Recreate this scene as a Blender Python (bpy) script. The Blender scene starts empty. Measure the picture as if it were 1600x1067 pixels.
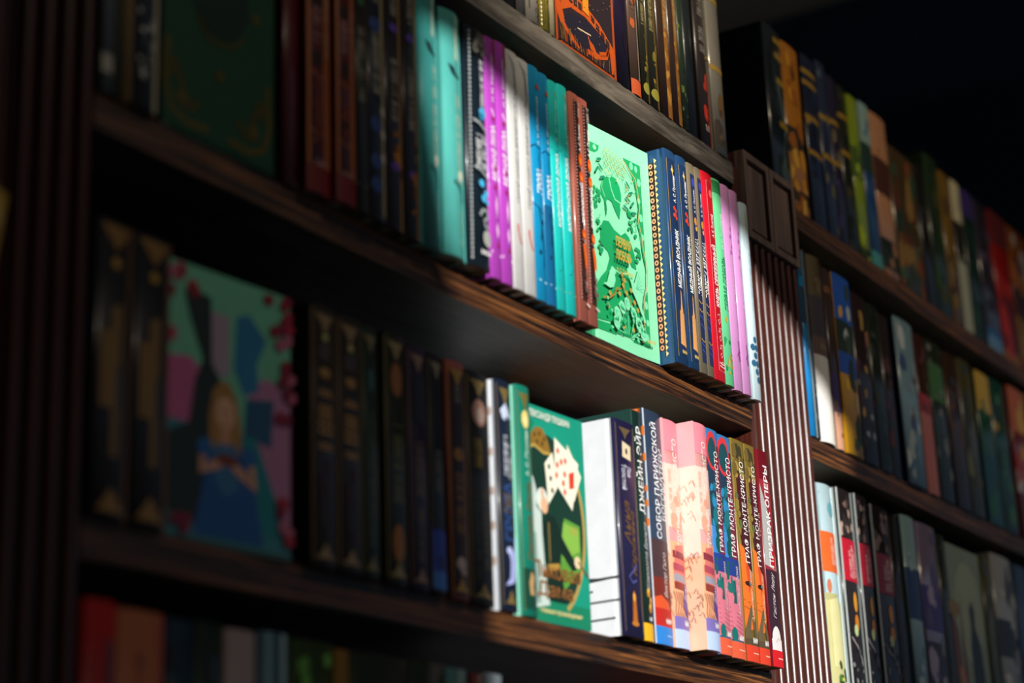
import bpy, bmesh, math, random
from mathutils import Matrix, Vector

# ---------------------------------------------------------------- camera, world, sun, lamps, exposure
scene = bpy.context.scene
COL = scene.collection
EYE = 1.45                      # height of the lens above the floor
cam = bpy.data.cameras.new('camera'); cam_ob = bpy.data.objects.new('camera', cam); COL.objects.link(cam_ob)
cam.sensor_fit = 'HORIZONTAL'; cam.sensor_width = 36.0; cam.lens = 67.292
cam.clip_start = 0.02; cam.clip_end = 60
right = Vector((0.5354224, -0.8438155, -0.0360318)); down = Vector((0.2377695, 0.1915329, -0.9522504)); fwd = Vector((0.8104249, 0.5012889, 0.3031846))
rot = Matrix((right, -down, -fwd)).transposed()
cam_ob.matrix_world = Matrix.Translation((0, -0.75, EYE)) @ rot.to_4x4()
cam.dof.use_dof = True; cam.dof.focus_distance = 1.76; cam.dof.aperture_fstop = 3.4
scene.camera = cam_ob

world = bpy.data.worlds.new('world'); scene.world = world; world.use_nodes = True
bg = world.node_tree.nodes['Background']; bg.inputs[0].default_value = (0.96, 0.96, 1.0, 1); bg.inputs[1].default_value = 0.043

SUN_DIR = Vector((0.675, 0.72, -0.165)).normalized()
sun = bpy.data.lights.new('sun', 'SUN'); sun.energy = 5.5; sun.angle = math.radians(0.38); sun.color = (1.0, 0.97, 0.93)
sun_ob = bpy.data.objects.new('sun', sun); COL.objects.link(sun_ob)
sun_ob.rotation_euler = (-SUN_DIR).to_track_quat('Z', 'Y').to_euler(); sun_ob.location = (-4, -4, 3)

def spot(name, loc, target, energy, size_deg, blend, col, radius=0.04):
    l = bpy.data.lights.new(name, 'SPOT'); l.energy = energy; l.spot_size = math.radians(size_deg); l.spot_blend = blend
    l.color = col; l.shadow_soft_size = radius
    o = bpy.data.objects.new(name, l); COL.objects.link(o); o.location = loc
    o.rotation_euler = (Vector(loc) - Vector(target)).to_track_quat('Z', 'Y').to_euler()
    return o
spot('ceiling_and_fill_spot', (0.85, -1.35, 3.45), (1.36, 0.0, 2.42), 320, 19, 1.0, (1.0, 0.88, 0.70))
spot('ceiling_and_fill_spot', (2.05, -1.55, 3.45), (2.15, 0.0, 2.37), 44, 40, 1.0, (1.0, 0.82, 0.58))
spot('ceiling_and_fill_spot', (1.2, -1.6, 3.45), (1.0, 0.0, 1.93), 18, 36, 1.0, (1.0, 0.86, 0.68))  # added fill, lifts the ambient on the dark left books

scene.view_settings.view_transform = 'Standard'; scene.view_settings.look = 'None'
scene.view_settings.exposure = 0.0; scene.view_settings.gamma = 1.0; scene.view_settings.use_curve_mapping = False
scene.cycles.max_bounces = 8

# ---------------------------------------------------------------- materials
def lin(h):
    h = h.lstrip('#'); r = []
    for i in (0, 2, 4):
        c = int(h[i:i+2], 16) / 255
        r.append(c / 12.92 if c <= 0.04045 else ((c + 0.055) / 1.055) ** 2.4)
    return (r[0], r[1], r[2], 1)
MATS = {}
def mat(h, rough=0.42, metal=0.0, coat=0.0, vary=0.10, scale=60):
    key = (h, rough, metal, coat, vary, scale)
    if key in MATS: return MATS[key]
    m = bpy.data.materials.new('paint_' + h.lstrip('#')); m.use_nodes = True
    nt = m.node_tree; b = nt.nodes['Principled BSDF']
    b.inputs['Roughness'].default_value = rough; b.inputs['Metallic'].default_value = metal; b.inputs['Coat Weight'].default_value = coat
    b.inputs['Coat Roughness'].default_value = 0.12
    tc = nt.nodes.new('ShaderNodeTexCoord'); n = nt.nodes.new('ShaderNodeTexNoise'); n.inputs['Scale'].default_value = scale; n.inputs['Detail'].default_value = 4
    mr = nt.nodes.new('ShaderNodeMapRange'); mr.inputs['To Min'].default_value = 1 - vary; mr.inputs['To Max'].default_value = 1 + vary
    hs = nt.nodes.new('ShaderNodeHueSaturation'); hs.inputs['Color'].default_value = lin(h)
    nt.links.new(tc.outputs['Object'], n.inputs['Vector']); nt.links.new(n.outputs['Fac'], mr.inputs['Value'])
    nt.links.new(mr.outputs['Result'], hs.inputs['Value']); nt.links.new(hs.outputs['Color'], b.inputs['Base Color'])
    MATS[key] = m; return m
def wood(name, dark, mid, light, rough, stretch=(3, 60, 110), bump=0.25, spec=0.5):
    m = bpy.data.materials.new(name); m.use_nodes = True; nt = m.node_tree; b = nt.nodes['Principled BSDF']
    b.inputs['Roughness'].default_value = rough; b.inputs['Specular IOR Level'].default_value = spec
    tc = nt.nodes.new('ShaderNodeTexCoord'); mp = nt.nodes.new('ShaderNodeMapping'); mp.inputs['Scale'].default_value = stretch
    n1 = nt.nodes.new('ShaderNodeTexNoise'); n1.inputs['Scale'].default_value = 1.6; n1.inputs['Detail'].default_value = 8; n1.inputs['Roughness'].default_value = 0.62; n1.inputs['Distortion'].default_value = 0.9
    r = nt.nodes.new('ShaderNodeValToRGB'); e = r.color_ramp.elements
    e[0].position = 0.40; e[0].color = lin(dark); e[1].position = 0.63; e[1].color = lin(light)
    k = r.color_ramp.elements.new(0.5); k.color = lin(mid)
    bp = nt.nodes.new('ShaderNodeBump'); bp.inputs['Strength'].default_value = bump; bp.inputs['Distance'].default_value = 0.002
    nt.links.new(tc.outputs['Object'], mp.inputs['Vector']); nt.links.new(mp.outputs['Vector'], n1.inputs['Vector'])
    nt.links.new(n1.outputs['Fac'], r.inputs['Fac']); nt.links.new(r.outputs['Color'], b.inputs['Base Color'])
    nt.links.new(n1.outputs['Fac'], bp.inputs['Height']); nt.links.new(bp.outputs['Normal'], b.inputs['Normal'])
    return m
M_EDGE = wood('oak_edge', '#0a0504', '#432510', '#8c572a', 0.5, (4, 110, 230))
M_UNDER = wood('dark_board', '#1b1c1f', '#2a2c30', '#3a3d42', 0.42, (4, 40, 40), 0.15)
M_GREY = wood('skimlight_edge', '#3a3632', '#57514b', '#787068', 0.6, (6, 40, 60), 0.3)  # same edge wood, greyed so its colour carries the skim light
M_SLAT = wood('slat_wood', '#35150d', '#4a2117', '#5c2e22', 0.31, (60, 60, 3), 0.12, 0.65)
M_SLATD = wood('slat_backing', '#35160f', '#4a2016', '#5a2a1e', 0.6, (60, 60, 3), 0.1)
M_PANEL = wood('capital_wood', '#66524a', '#776158', '#846d63', 0.45, (60, 60, 4), 0.1)
M_PAGE = mat('#a59c84', 0.8, vary=0.15, scale=300)

# ---------------------------------------------------------------- mesh helpers
def finish(name, me, parent=None, mats=(), smooth=False):
    for m in mats: me.materials.append(m)
    if smooth:
        for p in me.polygons: p.use_smooth = True
    o = bpy.data.objects.new(name, me); COL.objects.link(o)
    if parent: o.parent = parent
    return o
class MB:
    def __init__(s): s.v = []; s.f = []; s.mi = []
    def face(s, pts, mi=0):
        k = len(s.v); s.v += [tuple(p) for p in pts]; s.f.append(tuple(range(k, k + len(pts)))); s.mi.append(mi)
    def box(s, x0, x1, y0, y1, z0, z1, mi=0, fm=None):
        k = len(s.v); s.v += [(x, y, z) for x in (x0, x1) for y in (y0, y1) for z in (z0, z1)]
        fs = {'l': (0, 1, 3, 2), 'r': (4, 6, 7, 5), 'f': (0, 4, 5, 1), 'k': (2, 3, 7, 6), 'b': (0, 2, 6, 4), 't': (1, 5, 7, 3)}
        for n, q in fs.items():
            s.f.append(tuple(k + i for i in q)); s.mi.append((fm or {}).get(n, mi))
    def build(s, name, mats, parent=None, smooth=False):
        me = bpy.data.meshes.new(name); me.from_pydata(s.v, [], s.f)
        for p, m in zip(me.polygons, s.mi): p.material_index = m
        me.update()
        return finish(name, me, parent, mats, smooth)
def empty(name, loc, rz=0.0, rx=0.0, ry=0.0):
    o = bpy.data.objects.new(name, None); COL.objects.link(o); o.location = loc; o.rotation_euler = (rx, ry, rz); o.empty_display_size = 0.02
    return o
def tag(o, label=None, cat=None, group=None, kind=None):
    if label: o['label'] = label
    if cat: o['category'] = cat
    if group: o['group'] = group
    if kind: o['kind'] = kind
    return o

GLY = {}
def glyphs(s, bold=0.012, shear=0.0):
    """flat lettering: verts in a unit box and its faces"""
    key = (s, bold, shear)
    if key in GLY: return GLY[key]
    cu = bpy.data.curves.new('lettering', 'FONT'); cu.body = s; cu.offset = bold; cu.shear = shear; cu.resolution_u = 3
    ob = bpy.data.objects.new('lettering', cu)
    me = bpy.data.meshes.new_from_object(ob)
    vs = [(v.co.x, v.co.y) for v in me.vertices]; fs = [tuple(p.vertices) for p in me.polygons]
    bpy.data.objects.remove(ob); bpy.data.curves.remove(cu); bpy.data.meshes.remove(me)
    if not vs: GLY[key] = ([], []); return GLY[key]
    xs = [a for a, b in vs]; ys = [b for a, b in vs]
    w = max(xs) - min(xs) or 1; h = max(ys) - min(ys) or 1
    GLY[key] = ([((a - min(xs)) / w, (b - min(ys)) / h) for a, b in vs], fs)
    return GLY[key]

ONE_BY_ONE = {'band', 'panel', 'cover_panel', 'cover_medallion', 'gilt_strip', 'gold_strip', 'gilt_band', 'bird', 'rose', 'playing_card', 'flame', 'pedestal', 'amber_oval', 'portrait', 'dove', 'dress', 'hair', 'face', 'arm', 'hand', 'tower', 'dark_tower', 'crown', 'dark_coat', 'white_gown', 'lady_in_white', 'boat', 'arch', 'bridge', 'bridge_window', 'figure', 'dark_figure', 'white_mask', 'hinge_strip', 'film_glint', 'red_ring', 'purple_cloak', 'orange_robe', 'brown_arch', 'landscape', 'yellow_rose', 'candle', 'smoke', 'strip', 'pale_figure', 'ghost_figure', 'cover_background', 'cover_edge', 'branch', 'red_brushstroke', 'star', 'chain_border', 'gilt_arch', 'gilt_border', 'orange_shapes'}
def clip(pts, u, keep_right):
    out = []
    for i in range(len(pts)):
        a, b = pts[i - 1], pts[i]; ia = (a[0] >= u) == keep_right or a[0] == u; ib = (b[0] >= u) == keep_right or b[0] == u
        if ia != ib:
            t = (u - a[0]) / (b[0] - a[0]); out.append((u, a[1] + t * (b[1] - a[1])))
        if ib: out.append(b)
    return out
class Art:
    """printed shapes laid in thin layers on one face of a book; fractions of the face, v upwards"""
    def __init__(s, fn, W, H, curved=False):
        s.curved = curved; s.fn = fn; s.W = W; s.H = H; s.parts = {}; s.layer = 0; s.count = 0; s.n = {}
    def put(s, part, col, pts, faces=None, foil=False):
        if part in ('title', 'author_name', 'subtitle', 'imprint', 'volume', 'blurb'): part += '_lettering'
        if part in ONE_BY_ONE: s.count += 1; part = part + '#%d' % s.count
        s.n[part] = s.n.get(part, 0) + 1
        us = [u for u, v in pts]
        if s.curved and not faces and max(us) - min(us) > 0.16:      # follow the round of the spine in narrow strips
            pieces = []; a = math.floor(min(us) * 8) / 8
            while a < max(us):
                q = clip(clip(pts, a, True), a + 0.125, False)
                if len(q) > 2: pieces.append(q)
                a += 0.125
            pts = [p for q in pieces for p in q]; faces = []; k = 0
            for q in pieces: faces.append(tuple(range(k, k + len(q)))); k += len(q)
        P = s.parts.setdefault(part, {'v': [], 'f': [], 'm': [], 'mats': []})
        m = mat(col, 0.34, 0.35) if foil else mat(col, 0.42)
        if m not in P['mats']: P['mats'].append(m)
        k = len(P['v']); mi = P['mats'].index(m)
        P['v'] += [s.fn(u * s.W, v * s.H, s.layer) for u, v in pts]
        for f in (faces or [tuple(range(len(pts)))]):
            P['f'].append(tuple(k + i for i in f)); P['m'].append(mi)
    def rect(s, u0, u1, v0, v1, col, part='band', foil=False):
        s.layer += 1; n = max(1, int(round((u1 - u0) * 8)))
        us = [u0 + (u1 - u0) * i / n for i in range(n + 1)]
        pts = [(u, v0) for u in us] + [(u, v1) for u in us]
        s.put(part, col, pts, [(i, i + 1, n + 2 + i, n + 1 + i) for i in range(n)], foil)
    def ell(s, u, v, ru, rv, col, part='ornament', n=12, foil=False, rot=0.0):
        s.layer += 1
        k = s.H / s.W; c, q = math.cos(rot), math.sin(rot); pts = []
        for i in range(n):
            a = 2 * math.pi * i / n; x = ru * math.cos(a); y = rv * math.sin(a) * k
            pts.append((u + x * c - y * q, v + (x * q + y * c) / k))
        s.put(part, col, pts, None, foil)
    def poly(s, pts, col, part='ornament', foil=False):
        s.layer += 1; s.put(part, col, pts, None, foil)
    def line(s, pts, wd, col, part='ornament', foil=False):
        """stroke; wd is a fraction of the face width"""
        s.layer += 1
        P = [(u * s.W, v * s.H) for u, v in pts]; hw = wd * s.W / 2; vs = []; fs = []
        for i in range(len(P)):
            a = P[max(0, i - 1)]; b = P[min(len(P) - 1, i + 1)]
            dx, dy = b[0] - a[0], b[1] - a[1]; d = math.hypot(dx, dy) or 1
            nx, ny = -dy / d * hw, dx / d * hw
            vs += [((P[i][0] + nx) / s.W, (P[i][1] + ny) / s.H), ((P[i][0] - nx) / s.W, (P[i][1] - ny) / s.H)]
        for i in range(len(P) - 1): fs.append((2 * i, 2 * i + 1, 2 * i + 3, 2 * i + 2))
        s.put(part, col, vs, fs, foil)
    def text(s, t, v0, v1, u, uh, col, part='title', bold=0.012, shear=0.0, foil=False):
        """spine lettering that reads upwards"""
        s.layer += 1; vs, fs = glyphs(t, bold, shear)
        s.put(part, col, [(u + uh / 2 - y * uh, v0 + x * (v1 - v0)) for x, y in vs], fs, foil)
    def textdown(s, t, v0, v1, u, uh, col, part='title', bold=0.012, shear=0.0):
        s.layer += 1; vs, fs = glyphs(t, bold, shear)
        s.put(part, col, [(u - uh / 2 + y * uh, v1 - x * (v1 - v0)) for x, y in vs], fs)
    def flat(s, t, u0, u1, v0, v1, col, part='title', bold=0.012, shear=0.0, foil=False, slope=0.0):
        s.layer += 1; vs, fs = glyphs(t, bold, shear)
        s.put(part, col, [(u0 + x * (u1 - u0), v0 + y * (v1 - v0) + slope * x) for x, y in vs], fs, foil)
    def bars(s, v0, v1, u, uh, col, seed=1, part='lettering'):
        """lettering too small or too soft to read: short strokes of uneven length"""
        s.layer += 1; rnd = random.Random(seed); v = v0; st = uh * s.W / s.H * 0.36
        while v < v1 - st:
            g = rnd.choice(('101', '11', '1+1', '1-', '1=', '1', ' ')); a = uh * 0.5; b = st * 0.2
            R = lambda u0, u1, v0, v1: s.put(part, col, [(u0, v0), (u1, v0), (u1, v1), (u0, v1)])
            if g != ' ': R(u - a, u + a, v, v + b)
            if g in ('101', '11', '1+1'): R(u - a, u + a, v + st * 0.5, v + st * 0.5 + b)
            if g in ('101', '1-', '1='): R(u - a, u - a * 0.7, v, v + st * 0.6)
            if g in ('1+1', '1='): R(u - a * 0.15, u + a * 0.15, v, v + st * 0.6)
            if g in ('101', '1='): R(u + a * 0.7, u + a, v, v + st * 0.6)
            v += st
    def blots(s, u0, u1, v0, v1, n, cols, seed, size=0.25, part='illustration'):
        rnd = random.Random(seed); k = s.W / s.H
        for i in range(n):
            s.layer += 0.4
            cu, cv = rnd.uniform(u0, u1), rnd.uniform(v0, v1); r = size * rnd.uniform(0.5, 1.2); st = rnd.uniform(0.8, 2.2); m = rnd.randint(6, 9); ph = rnd.random() * 6
            pts = []
            for j in range(m):
                a = ph + 2 * math.pi * j / m; q = r * rnd.uniform(0.6, 1.1)
                pts.append((min(u1, max(u0, cu + q * math.cos(a))), min(v1, max(v0, cv + q * st * k * math.sin(a)))))
            s.put(part, rnd.choice(cols), pts)
    def build(s, parent, off=0):
        for part, P in s.parts.items():
            me = bpy.data.meshes.new(part); me.from_pydata(P['v'], [], P['f'])
            for p, m in zip(me.polygons, P['m']): p.material_index = m
            me.update(); o = finish(part.split('#')[0], me, parent, P['mats'])
            if s.n[part] > 1 and '_lettering' not in part: o['kind'] = 'stuff'

# ---------------------------------------------------------------- one book
def make_book(x0, x1, z0, z1, yo, spine, left=None, front=None, depth=0.13, sag=None, art=None, lart=None, fart=None,
              label='', group='', rz=0.0, rx=0.0, ry=0.0, paper=False, gloss=0.36, coat=0.15, pages=None, pivot=None):
    """x0,x1 spine edges, z0,z1 bottom and top, yo how far the spine stands before the shelf edge (all metres).
    Local frame: spine on -y, boards on -x (left) and +x (front)."""
    w = x1 - x0; h = z1 - z0
    root = empty('book', pivot or ((x0 + x1) / 2, -yo, z0), rz, rx, ry)
    tag(root, label, 'book', group)
    tb = 0.0012 if paper else 0.0024
    s = (min(0.10 * w, 0.0020) if sag is None else sag)
    n = 10; ov = 0.0 if paper else 0.003
    outer = [(-w/2, depth), (-w/2, 0.0085), (-w/2 + (0 if paper else 0.0009), 0.006), (-w/2, 0.0035)]
    outer += [(-w/2 + w * i / n, s * (2 * i / n - 1) ** 2) for i in range(n + 1)]
    outer += [(w/2, 0.0035), (w/2 - (0 if paper else 0.0009), 0.006), (w/2, 0.0085), (w/2, depth)]
    ym = s + tb
    inner = [(max(-w/2 + tb, min(w/2 - tb, x)), max(ym, y)) for x, y in outer]
    N = len(outer); v = []; f = []; mi = []
    for z in (0, h):
        v += [(x, y, z) for x, y in outer] + [(x, y, z) for x, y in inner]
    O0, I0, O1, I1 = 0, N, 2 * N, 3 * N
    for i in range(N - 1):
        k = 1 if i < 3 else (2 if i >= N - 4 else 0)
        f.append((O0 + i, O0 + i + 1, O1 + i + 1, O1 + i)); mi.append(k)
        f.append((I0 + i + 1, I0 + i, I1 + i, I1 + i + 1)); mi.append(3)
        f.append((O0 + i + 1, O0 + i, I0 + i, I0 + i + 1)); mi.append(k)
        f.append((O1 + i, O1 + i + 1, I1 + i + 1, I1 + i)); mi.append(k)
    for i in (0, N - 1):
        q = (O0 + i, O1 + i, I1 + i, I0 + i) if i == 0 else (O0 + i, I0 + i, I1 + i, O1 + i)
        f.append(q); mi.append(1 if i == 0 else 2)
    me = bpy.data.meshes.new('cover'); me.from_pydata(v, [], f)
    for p, k in zip(me.polygons, mi): p.material_index = k
    left = left or spine; front = front or spine
    me.update()
    finish('cover', me, root, [mat(spine, gloss, 0, coat), mat(left, gloss, 0, coat), mat(front, gloss, 0, coat), M_PAGE])
    for p in me.polygons: p.use_smooth = (p.material_index == 0 and abs(p.normal.z) < 0.1)
    pg = MB(); pg.box(-w/2 + tb * 1.05, w/2 - tb * 1.05, ym + 0.0006, depth - ov, ov + 0.0002, h - ov - 0.0002)
    pg.build('pages', [mat(pages, 0.8, vary=0.15, scale=300) if pages else M_PAGE], root)
    lay = lambda k: 0.00022 + 0.00003 * k
    if art:
        A = Art(lambda u, vv, k: (u, s * (2 * u / w) ** 2 - lay(k), vv), w, h, s > 0.0003); art(A); A.build(root)
    if lart:
        A = Art(lambda u, vv, k: (-w/2 - lay(k), depth - u, vv), depth, h); lart(A); A.build(root)
    if fart:
        A = Art(lambda u, vv, k: (w/2 + lay(k), u, vv), depth, h); fart(A); A.build(root)
    return root

# ---------------------------------------------------------------- the room
ZA, ZB, ZC, ZD, ZE = EYE + 0.7525, EYE + 0.4957, EYE + 0.2378, EYE - 0.020, EYE - 0.278      # tops of the shelves
TH = 0.0233
fl = MB(); fl.box(-1.3, 4.0, -4.5, 3.0, -0.05, 0.0)
tag(fl.build('floor', [wood('floor_boards', '#55524e', '#66625d', '#75716b', 0.45, (3, 14, 14))]), kind='structure')
ce = MB(); ce.box(-1.3, 4.0, -4.5, 3.0, 3.62, 3.70)
tag(ce.build('ceiling', [mat('#c9c4ba', 0.9)]), kind='structure')
wr = MB(); wr.box(4.0, 4.1, -4.5, 3.0, 0.0, 3.62)
tag(wr.build('wall_right', [mat('#3a5470', 0.85)]), kind='structure')
tr = MB(); tr.box(3.93, 3.9995, -4.5, 2.99, 0.005, 3.24)
tag(tr.build('trim_1', [mat('#26384c', 0.85)]), kind='structure')
wb = MB(); wb.box(-1.3, 4.0, 3.0, 3.1, 0.0, 3.62)
tag(wb.build('wall_back', [mat('#161c24', 0.85)]), kind='structure')
# the window wall lies behind the camera to the left; the low sun comes in through it
WX = -1.3
def sunback(X, z, y=-0.015):
    L = (X - (WX + 0.02)) / SUN_DIR.x
    return (y - SUN_DIR.y * L, EYE + z - SUN_DIR.z * L)
WY0, WY1, WZ0, WZ1 = sunback(2.0, 0)[0], sunback(1.02, 0)[0], 0.45, EYE + 1.75
ww = MB()
ww.box(WX - 0.1, WX, -4.5, WY0, 0, 3.62); ww.box(WX - 0.1, WX, WY1, 3.0, 0, 3.62)
ww.box(WX - 0.1, WX, WY0, WY1, 0, WZ0); ww.box(WX - 0.1, WX, WY0, WY1, WZ1, 3.62)
tag(ww.build('wall_left', [mat('#4a4640', 0.85)]), kind='structure')
wf = MB()
wf.box(WX - 0.07, WX - 0.03, WY0 - 0.0, WY0 + 0.02, WZ0, WZ1); wf.box(WX - 0.07, WX - 0.03, WY1 - 0.012, WY1, WZ0, WZ1)
wf.box(WX - 0.07, WX - 0.03, WY0, WY1, WZ0, WZ0 + 0.03); wf.box(WX - 0.07, WX - 0.03, WY0, WY1, WZ1 - 0.03, WZ1)
tag(wf.build('window_1', [mat('#d8d4cc', 0.5)]), kind='structure')
# added sun blocker, its lower edge cut to shape the top of the sun patch
blocker_edge = [sunback(*q) for q in ((1.0, 0.684), (1.17, 0.666), (1.235, 0.643), (1.297, 0.627), (1.325, 0.70), (1.36, 0.725), (1.53, 0.703), (1.58, 0.678), (1.648, 0.655), (1.70, 0.628), (1.757, 0.612), (1.79, 0.576), (1.84, 0.546), (2.03, 0.452))]
bl = MB(); X0, X1 = WX + 0.018, WX + 0.021
top = EYE + 1.80
for (a, za), (b, zb) in zip(blocker_edge[:-1], blocker_edge[1:]):
    bl.face([(X0, a, za), (X0, b, zb), (X0, b, top), (X0, a, top)]); bl.face([(X1, b, zb), (X1, a, za), (X1, a, top), (X1, b, top)])
    bl.face([(X0, a, za), (X1, a, za), (X1, b, zb), (X0, b, zb)])
bl.face([(X0, blocker_edge[0][0], blocker_edge[0][1]), (X0, blocker_edge[0][0], top), (X1, blocker_edge[0][0], top), (X1, blocker_edge[0][0], blocker_edge[0][1])])
bl.face([(X0, blocker_edge[-1][0], blocker_edge[-1][1]), (X1, blocker_edge[-1][0], blocker_edge[-1][1]), (X1, blocker_edge[-1][0], top), (X0, blocker_edge[-1][0], top)])
bt = empty('upper_sun_blocker', (0, 0, 0)); tag(bt, 'grey sheet added over the window behind the viewer to cut the top of the sun patch', 'upper_blocker')
bl.build('blocker_sheet', [mat('#6b675f', 0.9)], bt)
# unseen blocker added at the near side to cut the sun patch's left edge
ct = empty('side_sun_blocker', (0, 0, 0)); tag(ct, 'dark sheet added at the side of the window behind the viewer to bound the sun patch', 'side_blocker')
edge = [sunback(*q) for q in ((1.085, 0.80), (1.09, 0.62), (1.112, 0.50), (1.160, 0.42), (1.166, 0.25), (1.170, -0.20), (1.170, -1.2))]
cb = MB(); q0, q1 = WX + 0.006, WX + 0.012
for (a, za), (b, zb) in zip(edge[:-1], edge[1:]):
    e = WY1 + 0.12
    cb.face([(q0, a, za), (q0, b, zb), (q0, e, zb), (q0, e, za)]); cb.face([(q1, b, zb), (q1, a, za), (q1, e, za), (q1, e, zb)]); cb.face([(q0, a, za), (q1, a, za), (q1, b, zb), (q0, b, zb)])
cb.build('blocker_sheet', [mat('#3a3630', 0.9)], ct)
rl = MB(); rl.box(WX + 0.001, WX + 0.045, WY0 - 0.08, WY1 + 0.03, top, top + 0.04); rl.build('blocker_bar', [mat('#55514a', 0.6)], bt)  # bar of the added upper sun blocker

# ---------------------------------------------------------------- bookcases
def stile(root, x0, x1, zcap):
    """fluted upright with a framed block at its head"""
    s = MB(); s.box(x0, x1, 0.004, 0.03, 0.0, zcap); st = s.build('stile', [M_SLATD], root)
    zc = zcap - 0.0945; n = 4; p = (x1 - x0) / n
    me = None
    for i in range(n):
        cx = x0 + p * (i + 0.5); r = 0.0050; pts = []
        if me is None:
            m = MB(); K = 12; ring = [(-r, 0.0042)] + [(-r * math.cos(math.pi * k / K), 0.0010 - 0.0046 * math.sin(math.pi * k / K)) for k in range(K + 1)] + [(r, 0.0042)]
            for a, b in zip(ring[:-1], ring[1:]):
                m.face([(a[0], a[1], 0), (b[0], b[1], 0), (b[0], b[1], zc - 0.003), (a[0], a[1], zc - 0.003)])
            o = m.build('ridge', [M_SLAT], st, True); me = o.data
            bm = bmesh.new(); bm.from_mesh(me); bmesh.ops.remove_doubles(bm, verts=bm.verts, dist=0.00001); bm.to_mesh(me); bm.free()
        else:
            o = bpy.data.objects.new('ridge', me); COL.objects.link(o); o.parent = st
        o.location = (cx, 0, 0)
    c = MB(); a, b = x0 + 0.0005, x1 - 0.0005; z0, z1 = zc, zcap; fw = 0.0075
    c.box(a, a + fw, -0.006, 0.004, z0, z1); c.box(b - fw, b, -0.006, 0.004, z0, z1)
    c.box(a + fw, b - fw, -0.006, 0.004, z1 - fw, z1); c.box(a + fw, b - fw, -0.006, 0.004, z0, z0 + fw)
    c.build('capital_frame', [M_PANEL], st)
    c = MB(); g = 0.0045
    c.box(a + fw + g, b - fw - g, -0.0035, 0.004, z0 + fw + g, z1 - fw - g); c.build('capital_panel', [M_PANEL], st)
    return st
def bookcase(label, x0, x1, stiles, sagb=0.0, zs=(ZA, ZB, ZC, ZD, ZE), sides=True):
    root = empty('bookcase', ((x0 + x1) / 2, 0.10, 0)); ox = (x0 + x1) / 2
    tag(root, label, 'bookcase', 'bookcases along the wall')
    objs = []
    for k, z in enumerate(zs):
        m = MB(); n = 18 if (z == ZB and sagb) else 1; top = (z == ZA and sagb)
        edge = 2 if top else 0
        for i in range(n):
            a = x0 + (x1 - x0) * i / n; b = x0 + (x1 - x0) * (i + 1) / n
            sa = sagb * (1 - ((a - ox) / ((x1 - x0) / 2)) ** 2) if n > 1 else 0; sb = sagb * (1 - ((b - ox) / ((x1 - x0) / 2)) ** 2) if n > 1 else 0
            ta, tbb = z - sa, z - sb
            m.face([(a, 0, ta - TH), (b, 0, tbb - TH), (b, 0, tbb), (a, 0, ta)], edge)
            m.face([(a, 0, ta), (b, 0, tbb), (b, 0.185, tbb), (a, 0.185, ta)], 1)
            m.face([(a, 0.185, ta - TH), (b, 0.185, tbb - TH), (b, 0, tbb - TH), (a, 0, ta - TH)], 1)
            m.face([(b, 0.185, tbb - TH), (a, 0.185, ta - TH), (a, 0.185, ta), (b, 0.185, tbb)], 1)
        m.face([(x0, 0, z), (x0, 0.185, z), (x0, 0.185, z - TH), (x0, 0, z - TH)], 1)
        m.face([(x1, 0, z - TH), (x1, 0.185, z - TH), (x1, 0.185, z), (x1, 0, z)], 1)
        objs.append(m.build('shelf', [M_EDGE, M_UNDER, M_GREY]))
    for z in (ZE - 0.30, ZE - 0.60, 0.10):
        m = MB(); m.box(x0, x1, 0, 0.185, z - TH, z, 1, {'f': 0}); objs.append(m.build('shelf', [M_EDGE, M_UNDER]))
    m = MB(); m.box(x0 - 0.012, x1 + 0.012, 0.186, 0.20, 0.0, ZA - TH); objs.append(m.build('back_panel', [M_UNDER]))
    for a, b, yf in ((x0 - 0.0115, x0 - 0.0002, 0.0305), (x1 + 0.0002, x1 + 0.0125, 0.002)):
        m = MB(); m.box(a, b, yf, 0.1855, 0.0, ZA - 0.0002 if sides else ZA); objs.append(m.build('side_panel', [M_SLAT]))
    for a, b in stiles:
        m = MB(); m.box(a, b, 0.0305, 0.185, ZA - TH, ZA, 1, {'f': 0}); objs.append(m.build('top_board', [M_EDGE, M_UNDER]))
    root_inv = Matrix.Translation((-ox, -0.10, 0))
    for a, b in stiles:
        objs.append(stile(None, a, b, EYE + 0.772))
    for o in objs:
        o.parent = root; o.matrix_parent_inverse = root_inv
    return root
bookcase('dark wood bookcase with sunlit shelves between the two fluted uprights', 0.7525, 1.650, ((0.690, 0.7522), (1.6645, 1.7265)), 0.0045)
bookcase('dark wood bookcase on the right of the sunlit fluted upright', 1.7905, 2.850, ((1.7275, 1.7900), (2.8635, 2.926)))
bookcase('unlit bookcase at the far left edge behind the dark upright', -0.22, 0.672, ((-0.2935, -0.2315),))

# ---------------------------------------------------------------- books on the middle shelf of the main bookcase
mm = 0.001
def zb_at(x): return ZB - 0.0045 * (1 - ((x - 1.20125) / 0.44875) ** 2)
GB = 'books on the middle shelf of the main bookcase'
def bB(x0, x1, zt, o, spine, label, **k):
    x0 *= mm; x1 *= mm; z0 = max(zb_at(x0), zb_at(x1)) + 0.0002
    return make_book(x0, x1, z0, EYE + zt * mm, o * mm, spine, label=label, group=GB, **k)

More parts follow.
